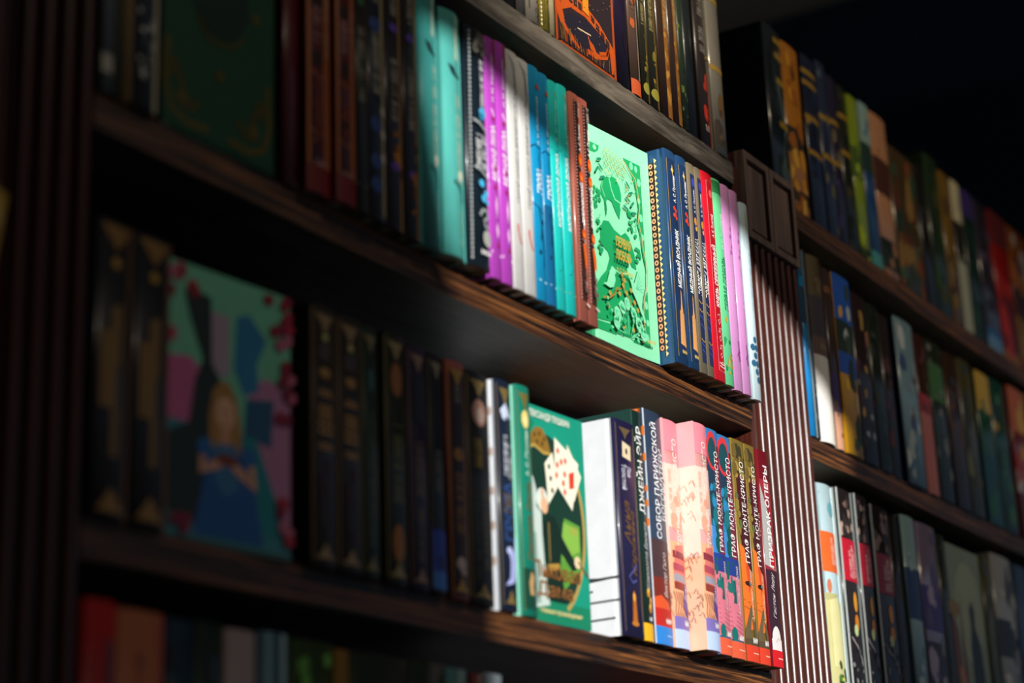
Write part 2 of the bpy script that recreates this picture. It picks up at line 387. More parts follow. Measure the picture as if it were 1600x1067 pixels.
# dark left end
def a_plain(cols, seed, n=10, size=0.4):
    def f(A): A.blots(-0.5, 0.5, 0.02, 0.98, n, cols, seed, size)
    return f
def a(A):
    A.rect(-0.45, 0.45, 0.06, 0.12, '#b9b4a4'); A.bars(0.3, 0.8, 0.0, 0.4, '#8f9490', 2); A.rect(-0.5, 0.5, 0.9, 0.96, '#20443a')
bB(753, 763, 694, 5, '#5d6462', 'slim grey book at far left of middle shelf beside the dark upright', art=a)
def a(A): A.bars(0.2, 0.85, 0.1, 0.3, '#6f6a3c', 3); A.ell(0, 0.9, 0.35, 0.03, '#2f8f74')
bB(763.6, 771, 690, 5, '#4a4526', 'thin olive book between the slim grey book and the tan spine', art=a)
def a(A): A.line([(0, 0.05), (0, 0.95)], 0.14, '#7a5a2a')
bB(771.6, 777.4, 692, 6, '#b08a45', 'very thin tan book left of the patterned black spine', art=a)
def a(A):
    A.blots(-0.3, 0.32, 0.04, 0.95, 26, ['#b8b4ac', '#8e8b84', '#d0cabc'], 4, 0.12); A.rect(0.3, 0.48, 0.0, 1.0, '#c9bfa2'); A.rect(-0.45, 0.2, 0.75, 0.95, '#5b1f20')
bB(778, 801, 694, 6, '#22262a', 'black spine with pale speckled pattern and cream strip beside the dark green cover', art=a)
def a(A):   # dark green cover with gold flourishes, facing out
    g = ['#6f5f28', '#5c5226']
    A.rect(0.03, 0.97, 0.02, 0.98, '#0d4a2b', 'cover_panel')
    for sx in (0, 1):
        for sy in (0, 1):
            q = lambda u, v: ((1 - u) if sx else u, (1 - v) if sy else v)
            A.line([q(0.07, 0.30), q(0.05, 0.16), q(0.10, 0.07), q(0.24, 0.04), q(0.42, 0.05)], 0.045, g[0], 'cover_ornament', True)
            A.line([q(0.12, 0.24), q(0.20, 0.16), q(0.16, 0.10), q(0.26, 0.09), q(0.34, 0.13)], 0.05, g[1], 'cover_ornament', True)
            A.ell(*q(0.20, 0.12), 0.05, 0.02, g[0], 'cover_ornament', foil=True); A.ell(*q(0.10, 0.20), 0.04, 0.03, g[1], 'cover_ornament', foil=True)
    A.ell(0.5, 0.55, 0.26, 0.17, '#0a2c1c', 'cover_medallion', 20); A.line([(0.3, 0.42), (0.42, 0.36), (0.6, 0.37), (0.72, 0.43)], 0.03, g[1], 'cover_ornament', True)
    A.line([(0.25, 0.66), (0.4, 0.74), (0.6, 0.73), (0.75, 0.66)], 0.03, g[0], 'cover_ornament', True)
    for u, v in ((0.18, 0.55), (0.82, 0.52), (0.5, 0.82), (0.5, 0.25), (0.3, 0.5), (0.7, 0.6)): A.ell(u, v, 0.035, 0.02, g[0], 'cover_ornament', foil=True)
make_book(-0.012, 0.012, zb_at(0.8065) + 0.0004, EYE + 0.700, 0, '#0b3d26', front='#0b4429', depth=0.1130, fart=a, rz=-math.pi / 2, pivot=(0.8065, 0.0115, zb_at(0.8065) + 0.0004),
          label='large dark green book with gold corner flourishes, cover facing out', group=GB)
def a_red(sd):
    def a(A):
        A.rect(-0.5, 0.5, 0.0, 0.10, '#7a1512'); A.rect(-0.47, -0.36, 0.10, 0.97, '#b5652c', 'gold_strip'); A.rect(0.12, 0.47, 0.10, 0.97, '#a55a2c', 'gold_strip')
        for v in (0.9, 0.72, 0.5, 0.28): A.ell(-0.1, v, 0.2, 0.03, '#2a0d0c'); A.line([(-0.4, v - 0.05), (0, v - 0.07), (0.4, v - 0.05)], 0.06, '#b5652c')
        A.bars(0.56, 0.7, -0.12, 0.26, '#c09a98', sd); A.bars(0.52, 0.78, 0.28, 0.16, '#d9b09a', sd + 1); A.bars(0.10, 0.13, 0.0, 0.5, '#c08a80', sd + 2)
        A.blots(-0.3, 0.15, 0.14, 0.45, 8, ['#6a2413', '#86391c'], sd, 0.2)
    return a
bB(926, 943.4, 690, 4, '#5e0f16', 'plain deep maroon book right of the dark green cover', left='#5a0c14')
bB(944, 971, 694, 10, '#5e1512', 'left of two red spines with orange brown borders', left='#7a0f18', art=a_red(11))
bB(971.8, 994.4, 694, 14, '#5e1512', 'right of two red spines with orange brown borders', left='#7a0f18', art=a_red(12))
def a(A): A.bars(0.42, 0.72, -0.05, 0.5, '#b7b59a', 5); A.rect(0.28, 0.42, 0.0, 1.0, '#6a5232', 'gold_strip'); A.ell(-0.1, 0.82, 0.25, 0.03, '#2d6b3c'); A.bars(0.85, 0.97, -0.05, 0.4, '#9a9a86', 6); A.line([(-0.5, 0.1), (0.3, 0.1)], 0.12, '#8e9a8a')
bB(995, 1008, 693, 14, '#20211a', 'narrow olive black book with pale lettering right of the red spines', art=a)
def a(A):
    A.rect(0.2, 0.44, 0.02, 1.0, '#a8946c', 'gold_strip'); A.bars(0.48, 0.78, -0.05, 0.36, '#c9c4b0', 7); A.bars(0.84, 0.97, -0.05, 0.3, '#b8b29c', 8)
    for v in (0.75, 0.36, 0.22, 0.13): A.ell(-0.1, v, 0.28, 0.03, '#2c4d8e')
    for v in (0.42, 0.33, 0.24): A.ell(0.3, v, 0.16, 0.02, '#d8cdb0')
bB(1008.8, 1030, 694, 14, '#1b2233', 'dark navy book with cream edge strip among the unlit spines', art=a)
def a_pd(sd):
    def a(A):
        A.rect(0.26, 0.46, 0.0, 1.0, '#a9814a', 'gold_strip'); A.bars(0.42, 0.68, 0.0, 0.32, '#cfc6b4', sd); A.bars(0.84, 0.97, 0.0, 0.3, '#c4bba6', sd + 1)
        for v in (0.79, 0.24): A.ell(-0.02, v, 0.22, 0.018, '#6a48b8')
        A.blots(-0.1, 0.4, 0.06, 0.38, 8, ['#a5662a', '#c07a2e', '#6a3d1c'], sd, 0.18)
    return a
bB(1031, 1052.6, 693, 13, '#251d26', 'left of two dark plum spines with purple dots and tan strip', art=a_pd(21))
bB(1053.4, 1072.6, 693, 13, '#251d26', 'right of two dark plum spines, touching the teal book', art=a_pd(22))

# sunlit books
def a_teal(A):
    A.poly([(-0.22, 0.775), (0.02, 0.765), (0.12, 0.745), (0.34, 0.735), (0.36, 0.728), (0.10, 0.728), (-0.08, 0.735), (-0.16, 0.752)], '#15262b', 'bird')
    A.line([(0.16, 0.81), (0.16, 0.97)], 0.10, '#b9d8bd', 'author_name'); A.bars(0.80, 0.97, 0.16, 0.22, '#d6e6cf', 31)
    A.bars(0.30, 0.70, 0.20, 0.24, '#cfe0c4', 32); A.line([(-0.1, 0.30), (0.1, 0.285), (0.26, 0.265), (0.30, 0.235), (0.24, 0.225)], 0.10, '#173034', 'branch')
    A.ell(0.24, 0.33, 0.16, 0.02, '#e7dfc4'); A.bars(0.05, 0.2, 0.2, 0.16, '#9fc9ae', 33)
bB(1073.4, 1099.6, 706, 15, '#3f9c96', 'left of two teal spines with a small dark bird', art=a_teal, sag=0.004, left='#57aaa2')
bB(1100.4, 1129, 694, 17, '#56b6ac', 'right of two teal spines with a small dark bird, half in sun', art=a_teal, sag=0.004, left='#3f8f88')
def a(A):
    for i in range(52): A.ell(-0.40, 0.03 + i * 0.0183, 0.045, 0.0052, '#c6ccca', 'dotted_border', 6); A.ell(0.42, 0.03 + i * 0.0183, 0.03, 0.0045, '#b8bebc', 'dotted_border', 6)
    A.blots(-0.3, 0.4, 0.88, 0.97, 14, ['#5d5d52', '#7d7a6c', '#3a3d3a'], 5, 0.10)
    A.bars(0.66, 0.86, 0.08, 0.18, '#f2f4f2', 40, 'author_name'); A.ell(0.08, 0.635, 0.18, 0.022, '#4fb4d8'); A.ell(0.02, 0.615, 0.12, 0.018, '#2d7ea6')
    for v, q in ((0.58, 1), (0.385, 1)): A.line([(-0.36, v + 0.012), (-0.1, v + 0.006), (0.2, v - 0.012), (0.42, v - 0.035)], 0.08, '#9aa2a2')
    A.bars(0.40, 0.555, -0.16, 0.22, '#f4f6f6', 41, 'title'); A.bars(0.40, 0.55, 0.09, 0.2, '#f4f6f6', 43, 'title'); A.bars(0.39, 0.53, 0.28, 0.12, '#8fd0ea', 42)
    for u, v, r in ((-0.08, 0.335, 0.12), (0.12, 0.30, 0.11), (0.0, 0.275, 0.12), (0.18, 0.265, 0.08)): A.ell(u, v, r, r * 0.13, '#49b7e6')
    A.line([(-0.2, 0.20), (-0.1, 0.225), (0.1, 0.23), (0.16, 0.205), (-0.02, 0.185), (0.0, 0.165), (0.2, 0.16)], 0.10, '#8f9896'); A.ell(0.1, 0.115, 0.2, 0.034, '#a9aca4')
    A.flat('МИФ', -0.2, 0.3, 0.045, 0.065, '#f0f2f0', 'imprint', 0.03)
bB(1131, 1159, 692, 18, '#14212b', 'black spine with white dotted lace border and cyan flowers', art=a, left='#1d2c36', sag=0.0022)
def a_pur(A):
    A.text('БЕДНАЯ ЛИЗА', 0.40, 0.63, 0.05, 0.52, '#fbeaf8', 'title', 0.03); A.text('Н. М. Карамзин', 0.73, 0.93, 0.08, 0.30, '#f3d8f2', 'author_name', 0.02)
    A.poly([(-0.1, 0.70), (0.15, 0.675), (0.12, 0.66), (-0.15, 0.69)], '#f2c6ee'); A.poly([(0.1, 0.345), (0.2, 0.30), (0.05, 0.24), (-0.05, 0.30)], '#f0bdec'); A.poly([(0.1, 0.23), (0.22, 0.19), (0.05, 0.16), (-0.06, 0.2)], '#f0bdec')
    for u, v in ((0.0, 0.655), (0.08, 0.45), (0.0, 0.37), (0.1, 0.135)): A.ell(u, v, 0.14, 0.012, '#a52766')
    A.line([(-0.45, 0.105), (0.45, 0.098)], 0.16, '#f0cdf0')
    A.rect(0.2, 0.48, 0.90, 1.0, '#a6402a', 'band')
bB(1166, 1181.2, 696, 14, '#c04ac6', 'left of two magenta spines with white lettering', art=a_pur)
bB(1181.9, 1197.6, 698, 14, '#c04ac6', 'right of two magenta spines, touching the white book', art=a_pur)
def a_wh(A):
    A.text('ГЕРОЙ НАШЕГО ВРЕМЕНИ', 0.36, 0.72, 0.08, 0.34, '#8c8d89', 'title', 0.02); A.text('М. Ю. Лермонтов', 0.73, 0.90, 0.12, 0.22, '#8a8b87', 'author_name', 0.01)
    A.line([(-0.05, 0.27), (0.0, 0.235), (0.14, 0.205), (0.28, 0.19)], 0.10, '#d8342a', 'red_brushstroke'); A.line([(-0.05, 0.27), (-0.08, 0.25), (0.06, 0.215)], 0.06, '#d8342a', 'red_brushstroke')
    for sd in range(4): A.line([(-0.4 + 0.15 * sd, 0.985 - 0.01 * sd), (-0.1 + 0.1 * sd, 0.95), (0.2 + 0.05 * sd, 0.89 - 0.02 * sd), (0.3, 0.82)], 0.03, '#a0a09a')
    A.bars(0.06, 0.16, 0.2, 0.12, '#c9c6c0', 6)
bB(1198.4, 1213.6, 697, 14, '#dfdeda', 'left of two white spines with grey lettering and red brushstroke', art=a_wh, sag=0.0008)
bB(1214.4, 1231.2, 696, 14, '#dfdeda', 'right of two white spines with grey lettering, beside the blue book', art=a_wh, sag=0.0008)
def a_bl(dk):
    def a(A):
        if dk: A.rect(-0.5, 0.5, 0.0, 0.42, '#0d5c88')
        A.text('ГРОЗА', 0.45, 0.56, 0.10, 0.56, '#eaf6fb', 'title', 0.035); A.text('А. Н. Островский', 0.66, 0.87, 0.14, 0.28, '#cfe8f2', 'author_name', 0.02)
        for P in (([(-0.5, 0.64), (-0.2, 0.655), (0.1, 0.645), (0.5, 0.655)]), ([(0.3, 0.64), (0.1, 0.60), (0.25, 0.57), (0.1, 0.54)]), ([(-0.5, 0.40), (0, 0.385), (0.2, 0.37), (0.5, 0.375)]), ([(-0.1, 0.38), (0.1, 0.32), (0.0, 0.25)]), ([(0.1, 0.30), (0.3, 0.2), (0.2, 0.14)])): A.line(P, 0.08, '#0b3c5c', 'branch')
        for u, v in ((0.1, 0.27), (-0.1, 0.2), (0.2, 0.33)): A.ell(u, v, 0.12, 0.01, '#0b3c5c', 'branch')
        A.rect(0.05, 0.5, 0.905, 0.925, '#c0523c'); A.line([(-0.3, 0.085), (0.4, 0.08)], 0.08, '#bfe0ee')
    return a
bB(1232.4, 1248.4, 697, 14, '#1395c8', 'left of two bright blue spines with dark branch pattern', art=a_bl(False))
bB(1249.2, 1263, 696, 14, '#1289bb', 'right of two bright blue spines, its lower half darker', art=a_bl(True))
def a_tg(A):
    A.text('КАПИТАНСКАЯ ДОЧКА', 0.36, 0.68, 0.10, 0.46, '#f2fdfb', 'title', 0.02); A.text('А. С. Пушкин', 0.73, 0.92, 0.14, 0.26, '#bfeee6', 'author_name', 0.015)
    for P in ([(-0.5, 0.70), (0, 0.685), (0.5, 0.66)], [(0.1, 0.72), (0.3, 0.80), (0.2, 0.88)], [(0.3, 0.3), (0.1, 0.25), (0.0, 0.22)], [(0.25, 0.2), (0.0, 0.17), (-0.2, 0.165)]): A.line(P, 0.05, '#0c8a86', 'branch')
    A.line([(0.0, 0.955), (0.4, 0.935)], 0.10, '#b0a06a'); A.line([(-0.3, 0.09), (0.4, 0.085)], 0.06, '#9a9a88')
bB(1264, 1278, 695, 14, '#1fc8c0', 'left of two turquoise spines with white lettering', art=a_tg)
bB(1279, 1294.6, 697, 14, '#1fc8c0', 'right of two turquoise spines, beside the brown book', art=a_tg)
def a_br(A):
    A.rect(-0.14, 0.46, 0.09, 0.97, '#40211c', 'panel')
    for i in range(60): A.ell(-0.22, 0.1 + i * 0.0145, 0.035, 0.003, '#e0cfc8', 'dotted_border', 6)
    A.text('А. С. Пушкин', 0.74, 0.86, 0.17, 0.32, '#f6ede8', 'author_name', 0.02); A.text('ДУБРОВСКИЙ', 0.42, 0.60, 0.17, 0.44, '#fdf8f5', 'title', 0.03)
    for v, r in ((0.70, 0.030), (0.625, 0.024), (0.375, 0.022)): A.ell(0.16, v, 0.24, r, '#e0561c', 'flame'); A.ell(0.18, v - 0.004, 0.12, r * 0.5, '#f0892e', 'flame')
    A.poly([(-0.05, 0.33), (0.2, 0.335), (0.4, 0.29), (0.38, 0.23), (0.25, 0.25), (0.1, 0.22), (0.05, 0.27)], '#e2641e', 'flame')
    for v in (0.665, 0.595, 0.345): A.line([(-0.14, v + 0.006), (0.46, v - 0.006)], 0.05, '#a98a80')
    A.blots(-0.1, 0.44, 0.11, 0.21, 10, ['#9b8681', '#6e524b'], 3, 0.14); A.bars(0.89, 0.96, 0.16, 0.3, '#cdb9b0', 9)
    A.line([(0.0, 0.075), (0.45, 0.067)], 0.10, '#e6d8d0')
bB(1300, 1314.4, 698, 13, '#a35a4a', 'left of two brown spines with orange flames', art=a_br, sag=0.0006)
bB(1315.2, 1330, 698, 13, '#a35a4a', 'right of two brown spines with orange flames, beside the mint cover', art=a_br, sag=0.0006)

# mint cover facing out
def a(A):
    D, Mn, G = '#179658', '#86dcab', '#b8913c'
    K = 0.88; X = lambda s: 0.105 + K * s
    q = lambda s, t: (X(s), 1 - t)
    def P(pts, c, part='cover_print'): A.poly([q(*p) for p in pts], c, part)
    def Ln(pts, w, c, part='cover_print', foil=False): A.line([q(*p) for p in pts], w, c, part, foil)
    def E(s, t, r, ry, c, part='cover_print', rot=0, n=14): A.ell(X(s), 1 - t, r * K, ry, c, part, n, False, rot)
    # corner panels and right hand border
    P([(-0.12, 0.083), (0.15, 0.083), (0.13, 0.107), (0.07, 0.125), (-0.12, 0.13)], D); E(0.07, 0.10, 0.03, 0.012, Mn)
    P([(0.56, 0.083), (0.86, 0.083), (0.86, 0.60), (0.80, 0.52), (0.80, 0.44), (0.74, 0.38), (0.78, 0.30), (0.74, 0.20), (0.70, 0.155), (0.62, 0.12)], D)
    P([(0.86, 0.68), (0.86, 0.945), (0.56, 0.945), (0.60, 0.915), (0.74, 0.92), (0.76, 0.87), (0.72, 0.80), (0.80, 0.72)], D)
    for s, t, r in ((0.70, 0.105, 0.03), (0.78, 0.11, 0.025), (0.82, 0.17, 0.03), (0.80, 0.26, 0.025), (0.82, 0.34, 0.03), (0.83, 0.43, 0.025), (0.82, 0.75, 0.03), (0.83, 0.83, 0.025), (0.81, 0.90, 0.028), (0.65, 0.93, 0.02)):
        A.ell(X(s), 1 - t, r, r * 0.7, '#6fd6a0', 'cover_print', 6)
    # ground, skirt and bodice of a woman seen from behind
    P([(-0.13, 0.80), (0.06, 0.70), (0.16, 0.66), (0.22, 0.60), (0.30, 0.612), (0.50, 0.602), (0.54, 0.65), (0.60, 0.71), (0.72, 0.80), (0.74, 0.86), (0.72, 0.905), (0.60, 0.90), (0.52, 0.93), (0.30, 0.93), (0.20, 0.89), (-0.13, 0.90)], D)
    P([(-0.13, 0.905), (0.19, 0.90), (0.28, 0.94), (-0.13, 0.94)], D)
    P([(0.09, 0.47), (0.15, 0.432), (0.24, 0.425), (0.33, 0.455), (0.44, 0.468), (0.52, 0.445), (0.58, 0.46), (0.66, 0.53), (0.68, 0.60), (0.60, 0.595), (0.55, 0.56), (0.52, 0.615), (0.25, 0.625), (0.20, 0.57), (0.12, 0.555), (0.08, 0.51)], D)
    Ln([(0.24, 0.635), (0.38, 0.65), (0.53, 0.635)], 0.012, Mn)
    # hat and hair
    P([(0.13, 0.275), (0.17, 0.235), (0.25, 0.215), (0.34, 0.215), (0.37, 0.30), (0.45, 0.315), (0.46, 0.345), (0.43, 0.395), (0.37, 0.365), (0.31, 0.325), (0.25, 0.32), (0.215, 0.335), (0.218, 0.375), (0.195, 0.412), (0.185, 0.38), (0.18, 0.335), (0.14, 0.315)], D)
    P([(0.29, 0.222), (0.33, 0.202), (0.40, 0.205), (0.46, 0.235), (0.485, 0.275), (0.475, 0.308), (0.43, 0.312), (0.37, 0.302), (0.325, 0.27)], '#149a5a')
    Ln([(0.285, 0.218), (0.315, 0.268), (0.37, 0.308), (0.47, 0.315)], 0.012, Mn); Ln([(0.165, 0.245), (0.15, 0.28), (0.20, 0.318)], 0.007, Mn)
    for s_ in (0.19, 0.205): Ln([(s_, 0.34), (s_ + 0.012, 0.37), (s_ - 0.002, 0.40)], 0.006, '#0c6b3c')
    # grapes, leaves and small flowers
    rnd = random.Random(8)
    for cs, ct, n, sp in ((0.05, 0.34, 16, 0.055), (0.63, 0.40, 18, 0.07), (0.70, 0.53, 9, 0.04), (0.06, 0.46, 6, 0.04), (0.05, 0.565, 6, 0.035)):
        for i in range(n): E(cs + rnd.uniform(-sp, sp), ct + rnd.uniform(-sp, sp) * 0.85, 0.018, 0.011, D, 'cover_print', rnd.random() * 3, 8)
    for s, t, an in ((0.10, 0.155, 0.3), (0.12, 0.19, -0.6), (0.05, 0.21, 0.9), (0.14, 0.235, 0.4), (0.58, 0.215, -0.8), (0.62, 0.25, 0.4), (0.57, 0.285, -0.4), (0.64, 0.30, 0.8), (0.52, 0.33, -0.2), (0.66, 0.34, 0.2)):
        A.ell(X(s), 1 - t, 0.045, 0.007, '#1b7f5e', 'cover_print', 8, False, an)
    for i in range(40):
        s, t = rnd.uniform(0.03, 0.74), rnd.uniform(0.14, 0.44)
        if 0.11 < s < 0.5 and t > 0.2: continue
        an = rnd.random() * 3; Ln([(s, t), (s + 0.04 * math.cos(an), t + 0.02 * math.sin(an)), (s + 0.07 * math.cos(an + 0.6), t + 0.03 * math.sin(an + 0.6))], 0.006, rnd.choice(['#d9b26a', '#52c08a', '#52c08a', '#c98f52']))
    # gilt filigree at the head and wavy gilt border
    for i in range(6):
        s = 0.18 + 0.06 * i
        for k in range(3): t = 0.10 + 0.03 * k + 0.004 * i; Ln([(s, t), (s + 0.03, t - 0.012), (s + 0.05, t + 0.004), (s + 0.02, t + 0.016), (s - 0.004, t + 0.004)], 0.006, G, 'gilt_filigree', True)
    Ln([(0.52, 0.115), (0.60, 0.145), (0.70, 0.175), (0.73, 0.24), (0.75, 0.30), (0.71, 0.37), (0.75, 0.43), (0.77, 0.50), (0.82, 0.58), (0.80, 0.66), (0.74, 0.73), (0.70, 0.82), (0.73, 0.90), (0.62, 0.905)], 0.012, '#d9c27e', 'gilt_border', True)
    # birds, branch, roses
    P([(0.04, 0.735), (0.10, 0.725), (0.16, 0.665), (0.21, 0.64), (0.25, 0.65), (0.27, 0.665), (0.24, 0.675), (0.25, 0.70), (0.21, 0.735), (0.15, 0.745)], Mn, 'bird')
    P([(0.49, 0.66), (0.54, 0.655), (0.57, 0.68), (0.66, 0.60), (0.74, 0.60), (0.76, 0.68), (0.68, 0.74), (0.66, 0.755), (0.74, 0.84), (0.72, 0.845), (0.60, 0.76), (0.53, 0.72), (0.52, 0.69)], Mn, 'bird')
    for k in range(6): Ln([(0.60, 0.70), (0.66 + 0.016 * k, 0.62 + 0.018 * k)], 0.004, '#49b584', 'bird')
    Ln([(0.02, 0.80), (0.14, 0.79), (0.22, 0.765), (0.26, 0.735), (0.34, 0.73)], 0.018, G, 'gilt_branch', True); Ln([(0.36, 0.665), (0.38, 0.70), (0.40, 0.74), (0.48, 0.765), (0.56, 0.83), (0.66, 0.86), (0.72, 0.86)], 0.014, G, 'gilt_branch', True)
    for s, t in ((0.36, 0.66), (0.40, 0.685), (0.37, 0.71), (0.42, 0.74), (0.30, 0.755), (0.14, 0.77), (0.10, 0.83), (0.55, 0.77), (0.60, 0.80), (0.50, 0.72), (0.65, 0.90), (0.66, 0.93), (0.34, 0.90), (0.50, 0.90)): E(s, t, 0.022, 0.012, G, 'gilt_branch', 0.6, 8)
    for s, t, r in ((0.42, 0.79, 0.05), (0.33, 0.815, 0.05), (0.52, 0.825, 0.05), (0.24, 0.855, 0.058), (0.60, 0.87, 0.06), (0.21, 0.895, 0.05), (0.66, 0.905, 0.055)):
        E(s, t, r, r * 0.62, Mn, 'rose', 0.3, 9); E(s - 0.004, t - 0.002, r * 0.6, r * 0.36, '#58c592', 'rose', 0.8, 7); E(s + 0.003, t, r * 0.3, r * 0.2, Mn, 'rose', 0.2, 6); Ln([(s, t + 0.03), (0.42 + (s - 0.42) * 0.3, 0.93)], 0.007, '#6fd6a0', 'rose')
    for i in range(36): A.ell(X(rnd.uniform(0.06, 0.68)), 1 - rnd.uniform(0.80, 0.925), 0.02, 0.006, rnd.choice(['#6fd6a0', '#3fb67e', '#0c7a45']), 'cover_print', 6, False, rnd.random() * 3)
    A.flat('ПЕРВАЯ', X(0.25), X(0.50), 1 - 0.545, 1 - 0.498, '#c9a23a', 'title', 0.03); A.flat('ЛЮБОВЬ', X(0.24), X(0.51), 1 - 0.605, 1 - 0.558, '#c9a23a', 'title', 0.03)
    A.flat('И. С. Тургенев', X(0.24), X(0.52), 1 - 0.668, 1 - 0.642, '#c9a23a', 'author_name', 0.02); A.flat('МИФ', X(0.70), X(0.85), 1 - 0.942, 1 - 0.922, '#c9b25a', 'imprint', 0.03)
C6, S6 = math.cos(math.radians(6)), math.sin(math.radians(6))
make_book(-0.0075, 0.0075, zb_at(1.46) + 0.0008, zb_at(1.46) + 0.2045, 0, '#3db878', front='#86dcab', depth=0.1020, fart=a, rz=-math.pi / 2 - math.radians(6.0),
          pivot=(1.4590 - 0.102 * C6 + 0.0075 * S6, -0.0020 + 0.102 * S6 + 0.0075 * C6, zb_at(1.46) + 0.0006),
          label='mint green book with a woman in a dress seen from behind, cover facing out', group=GB)

def a_mv(A):
    G = '#d9b04a'
    A.rect(-0.34, 0.40, 0.04, 0.96, '#182f52', 'panel')
    for u in (-0.36, 0.42): A.line([(u, 0.03), (u, 0.955)], 0.022, G, 'gilt_frame', True)
    for v in (0.955, 0.62, 0.33): A.line([(-0.36, v), (0.42, v)], 0.022, G, 'gilt_frame', True)
    A.poly([(0.03, 0.935), (0.07, 0.915), (0.16, 0.908), (0.07, 0.90), (0.03, 0.88), (-0.01, 0.90), (-0.10, 0.908), (-0.01, 0.915)], '#f0c860', 'star')
    A.text('А. С. Пушкин', 0.755, 0.885, 0.12, 0.30, '#f4f2ee', 'author_name', 0.02); A.text('МЕДНЫЙ ВСАДНИК', 0.355, 0.625, 0.08, 0.50, '#fffdf8', 'title', 0.03)
    for u, v in ((0.0, 0.725), (0.12, 0.715), (0.06, 0.695), (-0.04, 0.69), (0.14, 0.68)): A.ell(u, v, 0.10, 0.010, '#d8402e', 'red_flower', 8)
    A.poly([(-0.18, 0.09), (0.30, 0.08), (0.26, 0.235), (-0.10, 0.245)], '#e0a060', 'pedestal'); A.poly([(-0.04, 0.243), (0.2, 0.238), (0.14, 0.27), (0.12, 0.33), (0.05, 0.345), (0.02, 0.28)], '#e6a468', 'pedestal')
    A.flat('МИФ', -0.1, 0.34, 0.048, 0.066, '#e8c870', 'imprint', 0.03)
def al_mv(A):
    s0 = 0.905
    A.rect(s0 - 0.042, s0 + 0.004, 0.06, 0.94, '#3a2a2e', 'chain_border')
    for i in range(27): A.ell(s0 - 0.02, 0.075 + i * 0.0325, 0.017, 0.0125, '#f0a070', 'chain_border', 8); A.ell(s0 - 0.02, 0.075 + i * 0.0325, 0.007, 0.006, '#3a2a2e', 'chain_border', 6)
    for i in range(34): v = 0.03 + i * 0.0272; A.poly([(s0 + 0.014, v), (s0 + 0.022, v + 0.005), (s0 + 0.034, v + 0.013), (s0 + 0.022, v + 0.021), (s0 + 0.014, v + 0.026)], '#f0cf8a', 'scalloped_border')
bB(1461.4, 1483.6, 700, 19, '#1d4068', 'left of two dark blue spines with obelisk picture, chain border on its side', art=a_mv, lart=al_mv, left='#234a72', sag=0.0016)
bB(1484.3, 1504, 700.5, 20, '#1d4068', 'right of two dark blue spines with obelisk picture', art=a_mv, left='#234a72', sag=0.0016)
def a_gr(A):
    A.rect(-0.22, 0.42, 0.05, 0.95, '#232c52', 'panel'); A.text('А. С. Пушкин', 0.76, 0.875, 0.14, 0.28, '#f2efe6', 'author_name', 0.015); A.text('ПОВЕСТИ БЕЛКИНА', 0.37, 0.64, 0.10, 0.50, '#fffdf4', 'title', 0.03)
    A.ell(0.12, 0.91, 0.22, 0.022, '#3a44a8'); A.ell(0.1, 0.72, 0.2, 0.02, '#d08a3c', 'gilt_figure'); A.ell(0.14, 0.685, 0.14, 0.012, '#e0a850', 'gilt_figure')
    for v in (0.34, 0.30, 0.16): A.line([(-0.2, v), (0.1, v - 0.012), (0.4, v - 0.004)], 0.08, '#b98a4a', 'gilt_figure')
    for v in (0.26, 0.22, 0.13, 0.10): A.line([(-0.2, v + 0.01), (0.1, v), (0.4, v - 0.012)], 0.07, '#3f58b4')
bB(1504.8, 1519.2, 700, 20, '#776d58', 'left of two grey brown spines with navy panel', art=a_gr, sag=0.001)
bB(1520, 1533.2, 700.5, 20, '#776d58', 'right of two grey brown spines, beside the red book', art=a_gr, sag=0.001)
def a(A):
    A.rect(-0.12, 0.42, 0.05, 0.96, '#b80f1e', 'panel')
    for u in (-0.15, 0.44): A.line([(u, 0.05), (u, 0.96)], 0.022, '#f2b8b8', 'frame')
    for v in (0.96, 0.66, 0.34, 0.05): A.line([(-0.15, v), (0.44, v)], 0.022, '#f2b8b8', 'frame')
    A.text('А. К. Толстой', 0.69, 0.80, 0.16, 0.26, '#fbeaea', 'author_name', 0.015); A.text('КНЯЗЬ СЕРЕБРЯНЫЙ', 0.355, 0.65, 0.13, 0.44, '#fff8f6', 'title', 0.03)
    for c in (0.28, 0.20, 0.12): A.line([(0.02, c + 0.03), (0.22, c + 0.04), (0.32, c + 0.01), (0.14, c - 0.01), (0.06, c + 0.005), (0.18, c + 0.015)], 0.05, '#f0a8a8', 'scrollwork'); A.line([(0.34, c - 0.03), (0.12, c - 0.028), (0.06, c - 0.045)], 0.05, '#f0a8a8', 'scrollwork')
    A.ell(0.15, 0.90, 0.16, 0.02, '#e06060', 'scrollwork')
    for v in (0.085, 0.07): A.line([(-0.12, v), (0.42, v - 0.003)], 0.05, '#f6c8c8')
bB(1534.4, 1556.8, 702, 20, '#e01a2e', 'bright red book with white lettering on the sunlit middle shelf', art=a, sag=0.0012)
def a(A):
    A.rect(-0.5, 0.5, 0.93, 0.99, '#2f8a4e', 'band')
    A.text('ПЕРВАЯ ЛЮБОВЬ', 0.36, 0.62, 0.10, 0.48, '#0f7a50', 'title', 0.02); A.text('И. С. Тургенев', 0.66, 0.83, 0.12, 0.28, '#e8fbee', 'author_name', 0.012)
    A.blots(-0.4, 0.45, 0.05, 0.33, 14, ['#2c9a5c', '#c9a23a', '#1b7f4c'], 7, 0.16)
bB(1557.6, 1576.6, 702, 20, '#6fd898', 'mint green spine between the red book and lilac books', art=a)
